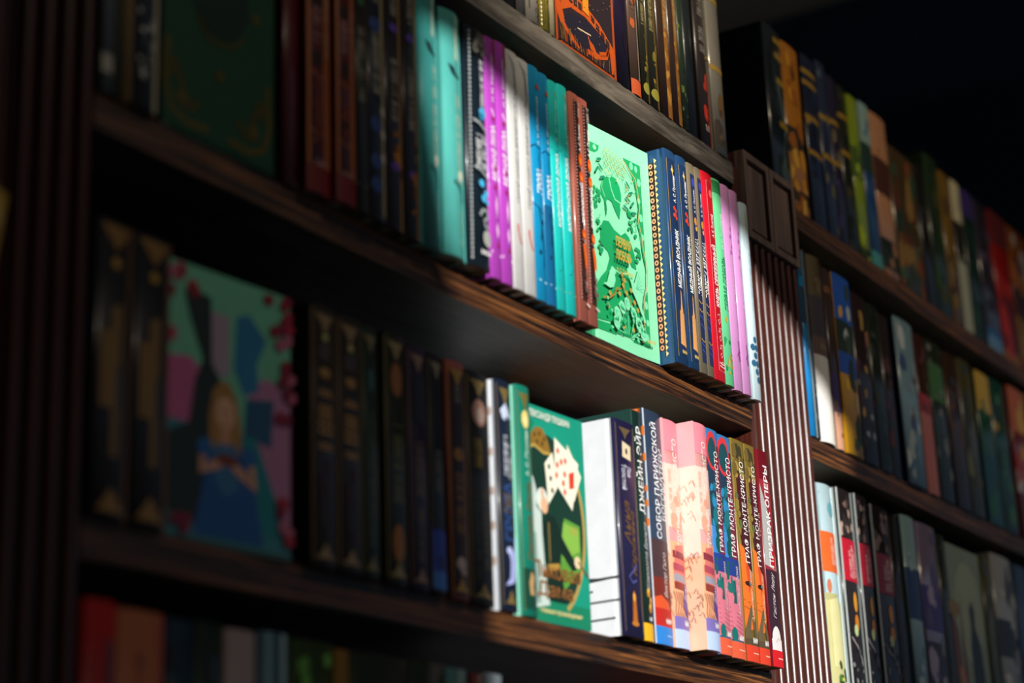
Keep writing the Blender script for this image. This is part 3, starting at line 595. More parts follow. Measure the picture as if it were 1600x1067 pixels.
def a_li(A):
    A.rect(0.30, 0.46, 0.0, 1.0, '#e2b4dc', 'band'); A.bars(0.42, 0.70, 0.12, 0.16, '#f3dcf0', 13)
    for P in ([(0.1, 0.24), (0.15, 0.19), (0.05, 0.14)], [(0.12, 0.21), (0.32, 0.185)], [(0.1, 0.19), (-0.06, 0.165)], [(0.12, 0.17), (0.3, 0.145)]): A.line(P, 0.07, '#8c2f86', 'branch')
    for u, v in ((0.2, 0.79), (0.1, 0.75), (0.22, 0.7), (0.06, 0.67)): A.ell(u, v, 0.09, 0.012, '#a85aa8', 'branch')
bB(1581, 1599.4, 704, 18, '#dc98d2', 'left of two lilac pink spines with purple twig', art=a_li)
bB(1600.1, 1617, 704, 18, '#dc98d2', 'right of two lilac pink spines with purple twig', art=a_li)
bB(1617.8, 1624.4, 698, 14, '#c9dfe8', 'thin pale blue book just right of the lilac spines')
def a(A):
    for v, u in ((0.30, 0.0), (0.26, 0.1), (0.22, -0.05), (0.18, 0.1), (0.14, 0.0), (0.10, 0.1), (0.26, -0.3), (0.18, -0.3)): A.ell(u, v, 0.22, 0.018, '#2a5f80', 'flower', 7)
    A.line([(0.0, 0.95), (0.1, 0.88), (0.0, 0.84)], 0.1, '#e8e0b8', 'flower'); A.bars(0.45, 0.75, 0.1, 0.22, '#9bbccc', 17)
bB(1625, 1641.6, 699, 17, '#d3e8ee', 'pale blue spine with navy flowers, last on the middle shelf before the upright', art=a, left='#dfeef2')

# ---------------------------------------------------------------- books on the lower shelf of the main bookcase
GC = 'books on the lower shelf of the main bookcase'
def bC(x0, x1, zt, o, spine, label, **k):
    return make_book(x0 * mm, x1 * mm, ZC + 0.0002, EYE + zt * mm, o * mm, spine, label=label, group=GC, **k)
GO = '#b08a4a'
def corners(A, col=GO, w=0.36):
    """gilt drop ornaments at the head and foot of a spine"""
    A.poly([(-w, 0.965), (w, 0.965), (0.16, 0.93), (0.04, 0.895), (-0.04, 0.895), (-0.16, 0.93)], col, 'gilt_ornament', True)
    A.poly([(-w, 0.03), (w, 0.03), (0.14, 0.055), (0.04, 0.085), (-0.04, 0.085), (-0.14, 0.055)], col, 'gilt_ornament', True)
    A.line([(-0.44, 0.02), (-0.44, 0.98)], 0.03, col, 'gilt_frame', True); A.line([(0.44, 0.02), (0.44, 0.98)], 0.03, col, 'gilt_frame', True)
def a_d(A):
    A.poly([(-0.40, 0.985), (0.42, 0.985), (0.10, 0.915), (0.0, 0.90), (-0.08, 0.915)], '#a4783c', 'gilt_ornament', True); A.ell(0, 0.855, 0.12, 0.02, '#c89a3a', 'gilt_ornament', foil=True)
    A.poly([(-0.34, 0.36), (-0.34, 0.62), (-0.08, 0.62), (-0.08, 0.70), (0.18, 0.72), (0.18, 0.52), (0.10, 0.50), (0.10, 0.36)], '#8f6c34', 'tower'); A.poly([(-0.05, 0.20), (-0.05, 0.36), (0.14, 0.36), (0.14, 0.20)], '#8a6730', 'tower')
    A.poly([(-0.36, 0.02), (0.36, 0.02), (0.1, 0.08), (0.0, 0.10), (-0.1, 0.08)], '#a4783c', 'gilt_ornament', True); A.rect(0.34, 0.48, 0.0, 1.0, '#6d4a26', 'gilt_strip')
bC(754, 784, 415, 6, '#1d2027', 'black and gold tower book on the lower shelf next to the dark upright', art=a_d)
bC(785.4, 817, 415, 6, '#1d2027', 'black and gold tower book touching the cover with the woman in blue', art=a_d)
def a(A):   # woman in a blue dress among roses
    A.rect(0.0, 1.0, 0.0, 1.0, '#7cd0aa', 'cover_background'); A.rect(0.0, 1.0, 0.0, 0.42, '#3f8f9a', 'cover_background')
    A.poly([(0, 0.42), (0.42, 0.42), (0.36, 0.60), (0.2, 0.66), (0, 0.64)], '#d86a9e', 'cover_print'); A.poly([(0.62, 0.30), (1, 0.12), (1, 0.62), (0.8, 0.66), (0.66, 0.6)], '#c886ac', 'cover_print'); A.rect(0.32, 0.5, 0.62, 0.85, '#b9a3b4', 'cover_print')
    A.poly([(0.0, 0.1), (0.0, 0.36), (0.2, 0.42), (0.24, 0.58), (0.30, 0.66), (0.20, 0.80), (0.15, 0.90), (0.23, 0.905), (0.25, 0.93), (0.29, 0.905), (0.36, 0.90), (0.37, 0.66), (0.46, 0.58), (0.44, 0.30), (0.36, 0.05)], '#1f2f28', 'dark_tower')
    A.poly([(0.54, 0.66), (0.56, 0.86), (0.66, 0.88), (0.80, 0.80), (0.72, 0.70), (0.74, 0.60), (0.62, 0.57)], '#2f86b4', 'cover_print'); A.poly([(0.62, 0.42), (0.64, 0.56), (0.86, 0.58), (0.84, 0.40)], '#285f86', 'cover_print')
    A.poly([(0.60, 0.42), (0.72, 0.42), (0.90, 0.18), (0.92, 0.08), (0.6, 0.06)], '#1f8f98', 'cover_print')
    A.poly([(0.30, 0.36), (0.40, 0.40), (0.56, 0.40), (0.66, 0.36), (0.70, 0.26), (0.78, 0.03), (0.24, 0.03), (0.32, 0.24)], '#1f5fa4', 'dress'); A.poly([(0.40, 0.40), (0.56, 0.40), (0.58, 0.22), (0.48, 0.18), (0.40, 0.24)], '#3f7fae', 'dress')
    A.poly([(0.36, 0.33), (0.35, 0.46), (0.38, 0.56), (0.44, 0.60), (0.50, 0.60), (0.56, 0.55), (0.60, 0.44), (0.60, 0.34), (0.53, 0.38), (0.44, 0.38)], '#b8843c', 'hair'); A.ell(0.475, 0.485, 0.075, 0.062, '#f2bc94', 'face', 14); A.rect(0.44, 0.51, 0.37, 0.44, '#e0a07a', 'face'); A.line([(0.445, 0.492), (0.465, 0.492)], 0.012, '#5a3a2a', 'face'); A.line([(0.49, 0.492), (0.51, 0.492)], 0.012, '#5a3a2a', 'face'); A.line([(0.46, 0.455), (0.495, 0.455)], 0.012, '#b0504a', 'face')
    A.line([(0.31, 0.34), (0.30, 0.26), (0.38, 0.285), (0.46, 0.31)], 0.055, '#e8a884', 'arm'); A.line([(0.67, 0.34), (0.70, 0.23), (0.62, 0.27), (0.52, 0.31)], 0.055, '#e8a884', 'arm'); A.ell(0.49, 0.315, 0.09, 0.022, '#8a3b22', 'cover_print'); A.ell(0.32, 0.345, 0.06, 0.035, '#2a6cae', 'dress'); A.ell(0.66, 0.345, 0.06, 0.035, '#2a6cae', 'dress')
    rnd = random.Random(3)
    for u0, u1, v0, v1, n in ((0.0, 0.24, 0.90, 0.99, 8), (0.0, 0.07, 0.60, 0.9, 6), (0.80, 0.99, 0.84, 0.98, 9), (0.90, 1.0, 0.50, 0.85, 12), (0.90, 1.0, 0.06, 0.24, 8), (0.03, 0.2, 0.04, 0.1, 3)):
        for i in range(n): A.ell(rnd.uniform(u0, u1), rnd.uniform(v0, v1), 0.045, 0.022, rnd.choice(['#9c1230', '#b81c34', '#8a0f3a', '#c96a86']), 'rose', 8, False, rnd.random())
    A.rect(0.0, 1.0, 0.0, 0.012, '#4c5a54', 'cover_edge')
C4, S4 = math.cos(math.radians(4)), math.sin(math.radians(4))
make_book(-0.013, 0.013, ZC, EYE + 0.412, 0, '#2f5a50', front='#7cd0aa', depth=0.1125, fart=a, rz=-math.pi / 2 - math.radians(4), paper=True,
          pivot=(0.9335 - 0.1125 * C4 + 0.013 * S4, -0.0025 + 0.1125 * S4 + 0.013 * C4, ZC + 0.0004), label='book cover of a blonde woman in a blue dress among roses, facing out', group=GC)
def a_br1(A):
    corners(A, '#a8865a'); A.rect(-0.26, 0.26, 0.46, 0.70, '#2a2018', 'panel'); A.bars(0.44, 0.71, 0.02, 0.52, '#dca04a', 51, 'title'); A.ell(0, 0.735, 0.22, 0.022, '#a87a3a', 'gilt_ornament'); A.ell(0, 0.875, 0.12, 0.016, '#b9b26a', 'gilt_ornament')
    A.blots(-0.25, 0.25, 0.12, 0.4, 7, ['#4a1418', '#3a1214', '#2a1a14'], 3, 0.2); A.blots(-0.25, 0.25, 0.76, 0.85, 4, ['#4a3a34'], 3, 0.2)
bC(948.5, 976, 414, 9, '#2d241f', 'left of two dark brown spines with tall gold lettering', art=a_br1, left='#1d2220')
bC(976.8, 1003.5, 413, 9, '#2d241f', 'right of two dark brown spines with tall gold lettering', art=a_br1)
def a(A): corners(A, '#8a7c50'); A.bars(0.12, 0.66, 0.0, 0.4, '#5d6a48', 54); A.ell(0, 0.78, 0.2, 0.05, '#2d5a52')
bC(1005, 1024, 413, 8, '#1a2f28', 'narrow dark green spine beside the brown gold lettered pair', art=a)
def a(A): corners(A, '#a8905a'); A.ell(0, 0.81, 0.26, 0.07, '#9a5f1e', 'amber_oval', 14); A.ell(0, 0.16, 0.26, 0.075, '#a86a1c', 'amber_oval', 14); A.bars(0.32, 0.66, 0.02, 0.42, '#7d7a46', 55, 'title')
bC(1033, 1058.5, 416, 7, '#20281c', 'dark green book with amber ovals at head and foot of the spine', art=a, left='#235a3a')
def a(A): corners(A, '#a07c64'); A.bars(0.1, 0.34, 0.0, 0.3, '#83705a', 56); A.bars(0.38, 0.64, 0.0, 0.4, '#8c7558', 57, 'title'); A.rect(-0.3, 0.3, 0.68, 0.88, '#1c1626', 'panel')
bC(1061, 1084.4, 413, 7, '#2f2544', 'dark purple spine with small drop ornaments, right of the amber ovals', art=a, left='#4a3a78')
def a(A): corners(A, '#9a8a6a'); A.rect(-0.42, 0.42, 0.02, 0.26, '#2a48b4', 'band'); A.rect(-0.42, 0.42, 0.02, 0.09, '#3f7ed6', 'band'); A.ell(0.05, 0.13, 0.16, 0.03, '#0d1430'); A.bars(0.42, 0.6, 0.02, 0.4, '#8a8478', 58)
bC(1086, 1105, 413, 7, '#1c2230', 'dark spine with a bright blue foot on the lower shelf', art=a)
def a(A): corners(A, '#b58a3c'); A.rect(-0.36, 0.36, 0.02, 0.95, '#2c1414', 'panel'); A.bars(0.27, 0.56, 0.02, 0.40, '#a8742e', 59, 'title'); A.ell(0, 0.60, 0.26, 0.028, '#a8742e'); A.ell(0.0, 0.145, 0.24, 0.028, '#d8c4c0', 'pale_figure'); A.ell(0.1, 0.115, 0.16, 0.02, '#cdb6b2', 'pale_figure'); A.bars(0.82, 0.9, 0, 0.3, '#9a9088', 3); corners(A, '#c8983f')
bC(1110, 1134, 414, 7, '#b4605a', 'salmon edged dark red spine with gold lettering on the lower shelf', art=a, left='#a8564e')
def a(A): corners(A, '#a68a54'); A.ell(0.0, 0.82, 0.30, 0.06, '#cf9a86', 'portrait', 14); A.ell(0.02, 0.81, 0.16, 0.035, '#e8cfc0', 'portrait'); A.bars(0.58, 0.73, -0.1, 0.34, '#a58a46', 60, 'author_name'); A.bars(0.1, 0.5, -0.2, 0.26, '#5a5444', 61, 'title'); A.bars(0.15, 0.5, 0.14, 0.26, '#5a5444', 62, 'title')
bC(1137, 1168, 413, 6, '#2a2c30', 'dark spine with a small round portrait near its head', art=a)
def a(A):
    corners(A, '#8a7440', 0.3); A.poly([(-0.3, 0.865), (0.0, 0.90), (0.28, 0.85), (0.3, 0.83), (0.05, 0.845), (-0.06, 0.82), (-0.2, 0.83)], '#c8d4ec', 'dove'); A.bars(0.58, 0.76, -0.06, 0.22, '#e6ebf2', 63, 'author_name'); A.bars(0.57, 0.73, 0.2, 0.2, '#e6ebf2', 64, 'author_name')
    A.text('ГРОЗА', 0.30, 0.55, 0.0, 0.5, '#2d4d86', 'title', 0.01); A.bars(0.42, 0.54, 0.0, 0.5, '#6a5a3a', 65)
    A.poly([(-0.1, 0.255), (0.1, 0.26), (0.22, 0.25), (0.4, 0.35), (0.45, 0.20), (0.3, 0.13), (0.05, 0.115), (-0.3, 0.105), (-0.05, 0.14), (0.0, 0.21)], '#aab2e8', 'ghost_figure'); A.ell(-0.05, 0.255, 0.16, 0.016, '#b9c2f0', 'ghost_figure')
def al(A):
    for v in (0.15, 0.3, 0.45, 0.62, 0.8): A.ell(0.9, v, 0.02, 0.03, '#b9c8c2', 'cover_print'); A.ell(0.95, v + 0.06, 0.015, 0.02, '#d2bcb0', 'cover_print')
bC(1178, 1200, 415, 6, '#172338', 'navy spine with a pale blue figure, its side board bright white', art=a, left='#e4e9ef', lart=al)
def a(A):
    corners(A, '#8a7a3a', 0.34); A.ell(0.0, 0.85, 0.26, 0.042, '#e8d27a', 'yellow_rose', 9); A.ell(0.05, 0.845, 0.15, 0.025, '#f4e6a2', 'yellow_rose', 8)
    A.text('А. С. Пушкин', 0.60, 0.80, 0.02, 0.26, '#d8f0dc', 'author_name', 0.01); A.text('Пиковая Дама', 0.24, 0.57, 0.04, 0.42, '#6a5a32', 'title', 0.02); A.rect(-0.44, 0.44, 0.03, 0.20, '#0f3f30', 'band'); A.poly([(0.0, 0.19), (0.2, 0.17), (0.1, 0.12), (0.2, 0.09), (-0.1, 0.09), (-0.15, 0.14)], '#c9a06a', 'figure')
bC(1209.5, 1229, 418, 5, '#12806a', 'green spine with yellow rose, its pale mint side board catching the sun', art=a, left='#8fe0c4')
def a(A):   # green cover with playing cards, facing out
    D = '#16382c'
    A.ell(0.30, 0.46, 0.62, 0.42, D, 'cover_print', 32); A.poly([(0, 0.06), (0, 0.86), (0.3, 0.88), (0.2, 0.06)], D, 'cover_print'); A.rect(0.0, 0.99, 0.005, 0.10, '#167f5c', 'cover_print')
    pts = [(0.30 + 0.64 * math.cos(t), 0.46 + 0.435 * math.sin(t)) for t in [math.radians(-62 + 6.5 * i) for i in range(18)]]
    A.line(pts, 0.045, '#d3b260', 'gilt_arch', True)
    A.poly([(0.0, 0.79), (0.06, 0.80), (0.10, 0.86), (0.18, 0.90), (0.30, 0.90), (0.38, 0.85), (0.42, 0.80), (0.30, 0.79), (0.2, 0.81)], '#a87f34', 'crown', True); A.line([(0.02, 0.785), (0.15, 0.81), (0.30, 0.785), (0.42, 0.79)], 0.03, '#d9b65c', 'crown', True)
    for u, v in ((0.08, 0.83), (0.16, 0.86), (0.24, 0.87), (0.32, 0.85), (0.20, 0.83), (0.28, 0.825)): A.ell(u, v, 0.025, 0.012, '#5f4a1c', 'crown', 7)
    A.poly([(0.0, 0.865), (0.06, 0.825), (0.16, 0.92), (0.08, 0.93), (0.0, 0.93)], '#167f5c', 'cover_print')
    A.poly([(0.46, 0.12), (0.86, 0.28), (0.86, 0.48), (0.60, 0.50), (0.50, 0.34)], '#5d9a3a', 'cover_print'); A.poly([(0.52, 0.34), (0.56, 0.30), (0.84, 0.36), (0.84, 0.46), (0.58, 0.48)], '#86b84a', 'cover_print')
    A.poly([(0.0, 0.05), (0.0, 0.66), (0.10, 0.66), (0.15, 0.60), (0.14, 0.52), (0.22, 0.50), (0.22, 0.40), (0.24, 0.26), (0.30, 0.08)], '#c4d4cc', 'white_gown'); A.poly([(0.02, 0.08), (0.06, 0.40), (0.12, 0.40), (0.16, 0.08)], '#8faaa0', 'white_gown')
    A.ell(0.24, 0.56, 0.10, 0.055, '#d9e2d8', 'lady_in_white', 12); A.ell(0.27, 0.535, 0.06, 0.04, '#e6b48c', 'lady_in_white', 10); A.poly([(0.22, 0.60), (0.26, 0.62), (0.27, 0.57), (0.24, 0.56)], '#e0b08c', 'lady_in_white')
    A.poly([(0.22, 0.44), (0.32, 0.50), (0.44, 0.49), (0.56, 0.40), (0.74, 0.31), (0.80, 0.32), (0.78, 0.27), (0.70, 0.26), (0.52, 0.33), (0.50, 0.26), (0.58, 0.10), (0.34, 0.10), (0.30, 0.24), (0.28, 0.36)], '#12291f', 'dark_coat')
    A.line([(0.33, 0.46), (0.33, 0.28)], 0.02, '#8a7038', 'dark_coat'); A.poly([(0.29, 0.265), (0.48, 0.28), (0.49, 0.25), (0.30, 0.235)], '#b08c3e', 'dark_coat'); A.ell(0.79, 0.305, 0.055, 0.03, '#e8d0a8', 'hand', 9); A.line([(0.80, 0.31), (0.98, 0.245)], 0.02, '#6d5a3a', 'hand')
    for k in range(3): A.line([(0.70 + 0.045 * k, 0.43), (0.71 + 0.045 * k, 0.47)], 0.018, '#b9a24a', 'gilt_arch')
    W = '#f4efd8'
    A.poly([(0.30, 0.735), (0.44, 0.80), (0.50, 0.635), (0.34, 0.545)], W, 'playing_card'); A.poly([(0.70, 0.86), (0.92, 0.72), (0.78, 0.59), (0.62, 0.70)], '#efe8cc', 'playing_card'); A.poly([(0.48, 0.875), (0.88, 0.78), (0.74, 0.545), (0.46, 0.66)], W, 'playing_card')
    for u, v in ((0.37, 0.725), (0.39, 0.67), (0.41, 0.615)): A.ell(u, v, 0.022, 0.014, '#1a2420', 'card_pips', 7)
    for u, v in ((0.53, 0.815), (0.58, 0.765), (0.65, 0.775), (0.51, 0.745), (0.63, 0.71), (0.49, 0.695), (0.60, 0.665), (0.62, 0.625)): A.poly([(u, v + 0.02), (u + 0.026, v), (u, v - 0.02), (u - 0.026, v)], '#d8432c', 'card_pips')
    A.poly([(0.70, 0.72), (0.79, 0.735), (0.78, 0.655), (0.70, 0.645)], '#d8432c', 'card_pips')
    A.flat('АЛЕКСАНДР ПУШКИН', 0.01, 0.74, 0.935, 0.975, '#f0f4e6', 'author_name', 0.02, 0, False, -0.0)
    A.flat('Пиковая', 0.04, 0.82, 0.20, 0.275, '#8a5a2c', 'title', 0.015); A.flat('Дама', 0.10, 0.68, 0.105, 0.185, '#8a5a2c', 'title', 0.015); A.flat('главные произведения', 0.12, 0.82, 0.035, 0.058, '#f0e29a', 'subtitle', 0.01, 0.3)
C6b, S6b = math.cos(math.radians(3)), math.sin(math.radians(3))
make_book(-0.009, 0.009, ZC, EYE + 0.409, 0, '#0f6a56', front='#17957a', depth=0.0835, fart=a, rz=-math.pi / 2 - math.radians(3),
          pivot=(1.3135 - 0.0835 * C6b + 0.009 * S6b, -0.0015 + 0.0835 * S6b + 0.009 * C6b, ZC + 0.0004), label='green book cover with playing cards and a gold arch, facing out', group=GC)
def a(A):
    A.line([(-0.44, 0.02), (-0.44, 0.98)], 0.02, '#8a744a', 'gilt_frame'); A.line([(0.44, 0.02), (0.44, 0.98)], 0.02, '#8a744a', 'gilt_frame')
    A.poly([(-0.3, 0.965), (0.3, 0.965), (0.08, 0.935), (0.0, 0.91), (-0.08, 0.935)], '#6a5638', 'gilt_ornament'); A.poly([(-0.16, 0.90), (0.26, 0.885), (0.24, 0.815), (-0.18, 0.825)], '#e8d6b0', 'playing_card'); A.ell(0.03, 0.855, 0.06, 0.016, '#2a2420', 'card_pips', 6)
    A.textdown('Лев', 0.735, 0.785, 0.12, 0.2, '#d8dcea', 'author_name', 0.01); A.textdown('Толстой', 0.67, 0.79, -0.14, 0.22, '#d8dcea', 'author_name', 0.01)
    A.text('Анна', 0.42, 0.62, -0.12, 0.32, '#70502e', 'title', 0.01, 0.3); A.text('Каренина', 0.28, 0.58, 0.16, 0.32, '#70502e', 'title', 0.01, 0.3)
    A.line([(0.24, 0.33), (0.05, 0.30), (-0.16, 0.27), (0.0, 0.245), (0.2, 0.26)], 0.06, '#4a5290', 'smoke'); A.poly([(-0.1, 0.05), (0.14, 0.05), (0.1, 0.19), (0.02, 0.21), (-0.04, 0.19)], '#b86a1e', 'candle'); A.ell(0.02, 0.18, 0.06, 0.02, '#f0b040', 'candle'); A.ell(0.02, 0.06, 0.18, 0.012, '#c07a2a', 'candle')
def al(A):
    A.line([(0.60, 0.27), (0.70, 0.262), (0.78, 0.268), (0.86, 0.262), (0.98, 0.264)], 0.013, '#3c4044', 'ink_lines'); A.line([(0.6, 0.25), (0.76, 0.255), (0.9, 0.262)], 0.014, '#3c4044', 'ink_lines')
    for v, q in ((0.205, 0.82), (0.155, 0.98), (0.075, 0.95)): A.line([(0.55, v - 0.006), (0.7, v), (0.8, v + 0.004), (q, v + 0.006)], 0.011, '#55595d', 'ink_lines')
    for k, v in enumerate((0.64, 0.605, 0.575, 0.55, 0.52, 0.49)): A.bars(v, v + 0.002, 0.65, 0.01, '#9aa0a8', 70 + k); A.rect(0.56, 0.70 - 0.02 * (k % 3), v, v + 0.008, '#aab0b8', 'blurb')
    A.rect(0.56, 0.60, 0.86, 0.875, '#5a5e66', 'blurb')
bC(1347.5, 1380.8, 419, 13, '#232044', 'short navy spine with a playing card and candle, its white back cover showing', art=a, left='#e9edf2', lart=al, sag=0.0006, depth=0.155)
def a(A):
    A.rect(-0.5, 0.5, 0.0, 0.075, '#f0b41e', 'band'); A.text('ДЖЕЙН ЭЙР', 0.545, 0.93, 0.0, 0.6, '#f2f4f2', 'title', 0.012); A.text('Шарлотта Бронте', 0.22, 0.51, 0.16, 0.36, '#c8ccc8', 'author_name', 0.0, 0.35)
    for u, v in ((0.1, 0.205), (0.3, 0.17), (0.2, 0.14)): A.ell(u, v, 0.16, 0.02, '#c98a24', 'flame'); A.ell(u, v + 0.01, 0.08, 0.01, '#f4d060', 'flame')
    A.flat('МИФ', 0.06, 0.42, 0.085, 0.105, '#f0f0ea', 'imprint', 0.03); A.rect(-0.5, -0.4, 0.0, 1.0, '#3c5a52', 'hinge_strip')
def al(A):
    A.rect(0.0, 1.0, 0.0, 1.0, '#20403a', 'cover_print')
    for i in range(9): A.ell(0.40 + 0.045 * i, 0.945 - 0.012 * (i % 3), 0.035, 0.009, '#b8923c', 'gilt_ornament', 8, True, 0.6 * i)
bC(1381.6, 1402.8, 434, 11, '#16302c', 'tall dark green spine with white title and yellow label, behind the short navy book', art=a, left='#20403a', lart=al)
def a(A):
    A.rect(-0.5, 0.5, 0.09, 0.28, '#7a2a20', 'band'); A.rect(-0.5, 0.5, 0.28, 0.44, '#4a3438', 'band'); A.poly([(-0.5, 0.19), (-0.1, 0.205), (0.3, 0.18), (0.46, 0.13), (0.46, 0.11), (-0.5, 0.11)], '#e0562a', 'landscape'); A.rect(-0.5, 0.5, 0.075, 0.15, '#c02a20', 'band'); A.rect(-0.5, 0.5, 0.0, 0.075, '#2f86d8', 'band')
    A.rect(-0.5, -0.44, 0.0, 1.0, '#c9ced6', 'hinge_strip')
    A.text('СОБОР ПАРИЖСКОЙ', 0.445, 0.95, -0.04, 0.34, '#f2f4f6', 'title', 0.012); A.text('БОГОМАТЕРИ', 0.53, 0.84, 0.32, 0.28, '#dfe4ea', 'title', 0.008); A.text('Виктор Гюго', 0.20, 0.39, 0.2, 0.26, '#dcd0cc', 'author_name', 0.0, 0.35)
    A.flat('МИФ', 0.08, 0.42, 0.088, 0.112, '#ffffff', 'imprint', 0.03); A.rect(0.1, 0.42, 0.036, 0.042, '#9cc8f0', 'imprint')
def al(A):
    for v, q in ((0.92, 0.10), (0.80, 0.08), (0.66, 0.06), (0.6, 0.07), (0.52, 0.08)): A.rect(0.80, 1.0, v - q * 0.4, v, '#e0782a', 'orange_shapes')
bC(1404, 1436.4, 440, 11, '#33445c', 'grey blue spine fading to orange with a bright blue label', art=a, left='#d6702c', lart=al, sag=0.0016)
def a_pk(A):
    A.rect(-0.5, 0.5, 0.52, 0.80, '#f6d2c2', 'band'); A.rect(-0.5, 0.5, 0.085, 0.46, '#f2ac84', 'band'); A.rect(-0.5, 0.5, 0.86, 1.0, '#f08a98', 'band')
    A.text('ГРАФ МОНТЕ-КРИСТО', 0.44, 0.92, 0.12, 0.34, '#fbe6da', 'title', 0.012); A.bars(0.60, 0.78, -0.25, 0.14, '#e2967c', 80)
    A.blots(-0.3, 0.5, 0.50, 0.72, 12, ['#eaa58c', '#f2bca4', '#e8957e'], 5, 0.16); A.poly([(-0.2, 0.44), (0.3, 0.45), (0.42, 0.36), (0.38, 0.25), (-0.2, 0.25), (-0.34, 0.32)], '#d9736a', 'figure')
    for v, c in ((0.40, '#8a3440'), (0.345, '#b0485a'), (0.30, '#9a9aa6'), (0.265, '#8f3a30')): A.poly([(-0.34, v + 0.02), (0.34, v + 0.012), (0.34, v - 0.018), (-0.34, v - 0.012)], c, 'figure')
    for sd in range(5): A.line([(-0.4 + 0.1 * sd, 0.24), (-0.3 + 0.12 * sd, 0.20 - 0.01 * sd), (-0.36 + 0.1 * sd, 0.15), (-0.2 + 0.1 * sd, 0.11)], 0.03, '#7a4a34', 'ink_lines')
    A.poly([(0.44, 0.30), (0.46, 0.13), (0.2, 0.145), (0.08, 0.18), (0.2, 0.27)], '#5f4a94', 'purple_cloak'); A.rect(-0.5, 0.5, 0.08, 0.135, '#7d6fb4', 'band'); A.rect(-0.5, 0.5, 0.0, 0.08, '#b8cdf0', 'band')
    A.text('Дюма', 0.20, 0.29, 0.3, 0.24, '#f0e2e6', 'author_name', 0.0, 0.35); A.flat('МИФ', 0.08, 0.44, 0.096, 0.122, '#ffffff', 'imprint', 0.03)
def al_pk(A):
    A.rect(0.55, 1.0, 0.0, 1.0, '#f6d8ca', 'cover_print'); A.rect(0.55, 1.0, 0.80, 1.0, '#f3b0b4', 'cover_print'); A.rect(0.55, 1.0, 0.0, 0.40, '#f4bf9e', 'cover_print')
    rnd = random.Random(4)
    for v0, v1, c, n in ((0.55, 0.76, '#d88a72', 16), (0.08, 0.42, '#8f5f4a', 40)):
        for i in range(n): u, v = rnd.uniform(0.8, 0.98), rnd.uniform(v0, v1); q = rnd.uniform(-1, 1); A.line([(u - 0.02, v), (u - 0.008, v + 0.010 * q), (u + 0.006, v + 0.012), (u + 0.014, v - 0.004 * q), (u + 0.02, v - 0.016)], 0.003, c, 'ink_lines')
bC(1437.2, 1466.6, 438, 12, '#f0a0a0', 'left of two pink and peach spines with pale lettering', art=a_pk, left='#f4c2b4', lart=al_pk, sag=0.0026, gloss=0.26, coat=0.6)
bC(1468, 1495.2, 439, 26, '#f0aaa6', 'right of two pink and peach spines, standing out in front of its neighbours', art=a_pk, left='#f4c2b4', lart=al_pk, sag=0.0022, depth=0.15, gloss=0.26, coat=0.6)
def a_bl2(A):
    A.rect(-0.5, 0.5, 0.56, 0.93, '#22384e', 'band'); A.ell(-0.1, 0.90, 0.42, 0.09, '#d8343a', 'red_ring', 16); A.ell(-0.1, 0.895, 0.32, 0.068, '#1d4a52', 'red_ring', 14); A.rect(0.0, 0.5, 0.42, 0.84, '#7d2a3e', 'band')
    A.blots(-0.45, 0.0, 0.44, 0.80, 14, ['#1f6f7a', '#2a86b8', '#17544e'], 6, 0.2); A.rect(-0.5, 0.5, 0.36, 0.44, '#27408e', 'band'); A.rect(-0.5, 0.5, 0.08, 0.36, '#d8788a', 'band'); A.blots(-0.45, 0.1, 0.24, 0.42, 10, ['#1b5a58', '#21706a'], 8, 0.18)
    for k in range(6): A.line([(-0.4, 0.22 - 0.02 * k), (0.1, 0.20 - 0.02 * k), (0.45, 0.19 - 0.02 * k)], 0.025, '#a84a60', 'ink_lines')
    A.text('ГРАФ МОНТЕ-КРИСТО', 0.45, 0.90, 0.12, 0.36, '#f6f2f0', 'title', 0.010); A.text('ТОМ II', 0.60, 0.70, 0.42, 0.12, '#e8d4d4', 'volume'); A.text('Александр Дюма', 0.19, 0.41, 0.25, 0.26, '#f0d4da', 'author_name', 0.0, 0.35)
    A.ell(-0.2, 0.10, 0.2, 0.035, '#14706a', 'foliage', 9); A.rect(-0.5, 0.5, 0.0, 0.072, '#e8603e', 'band'); A.flat('МИФ', 0.08, 0.44, 0.078, 0.104, '#ffffff', 'imprint', 0.03); A.rect(0.0, 0.44, 0.036, 0.041, '#f6c0a8', 'imprint')
bC(1501, 1524.6, 441, 22, '#3f86c8', 'left of two blue and maroon spines with a red ring at the head', art=a_bl2, left='#e8607a', sag=0.0012)
bC(1526, 1555, 441, 20, '#3f86c8', 'right of two blue and maroon spines with a red ring at the head', art=a_bl2, left='#e8a0aa', sag=0.0012)
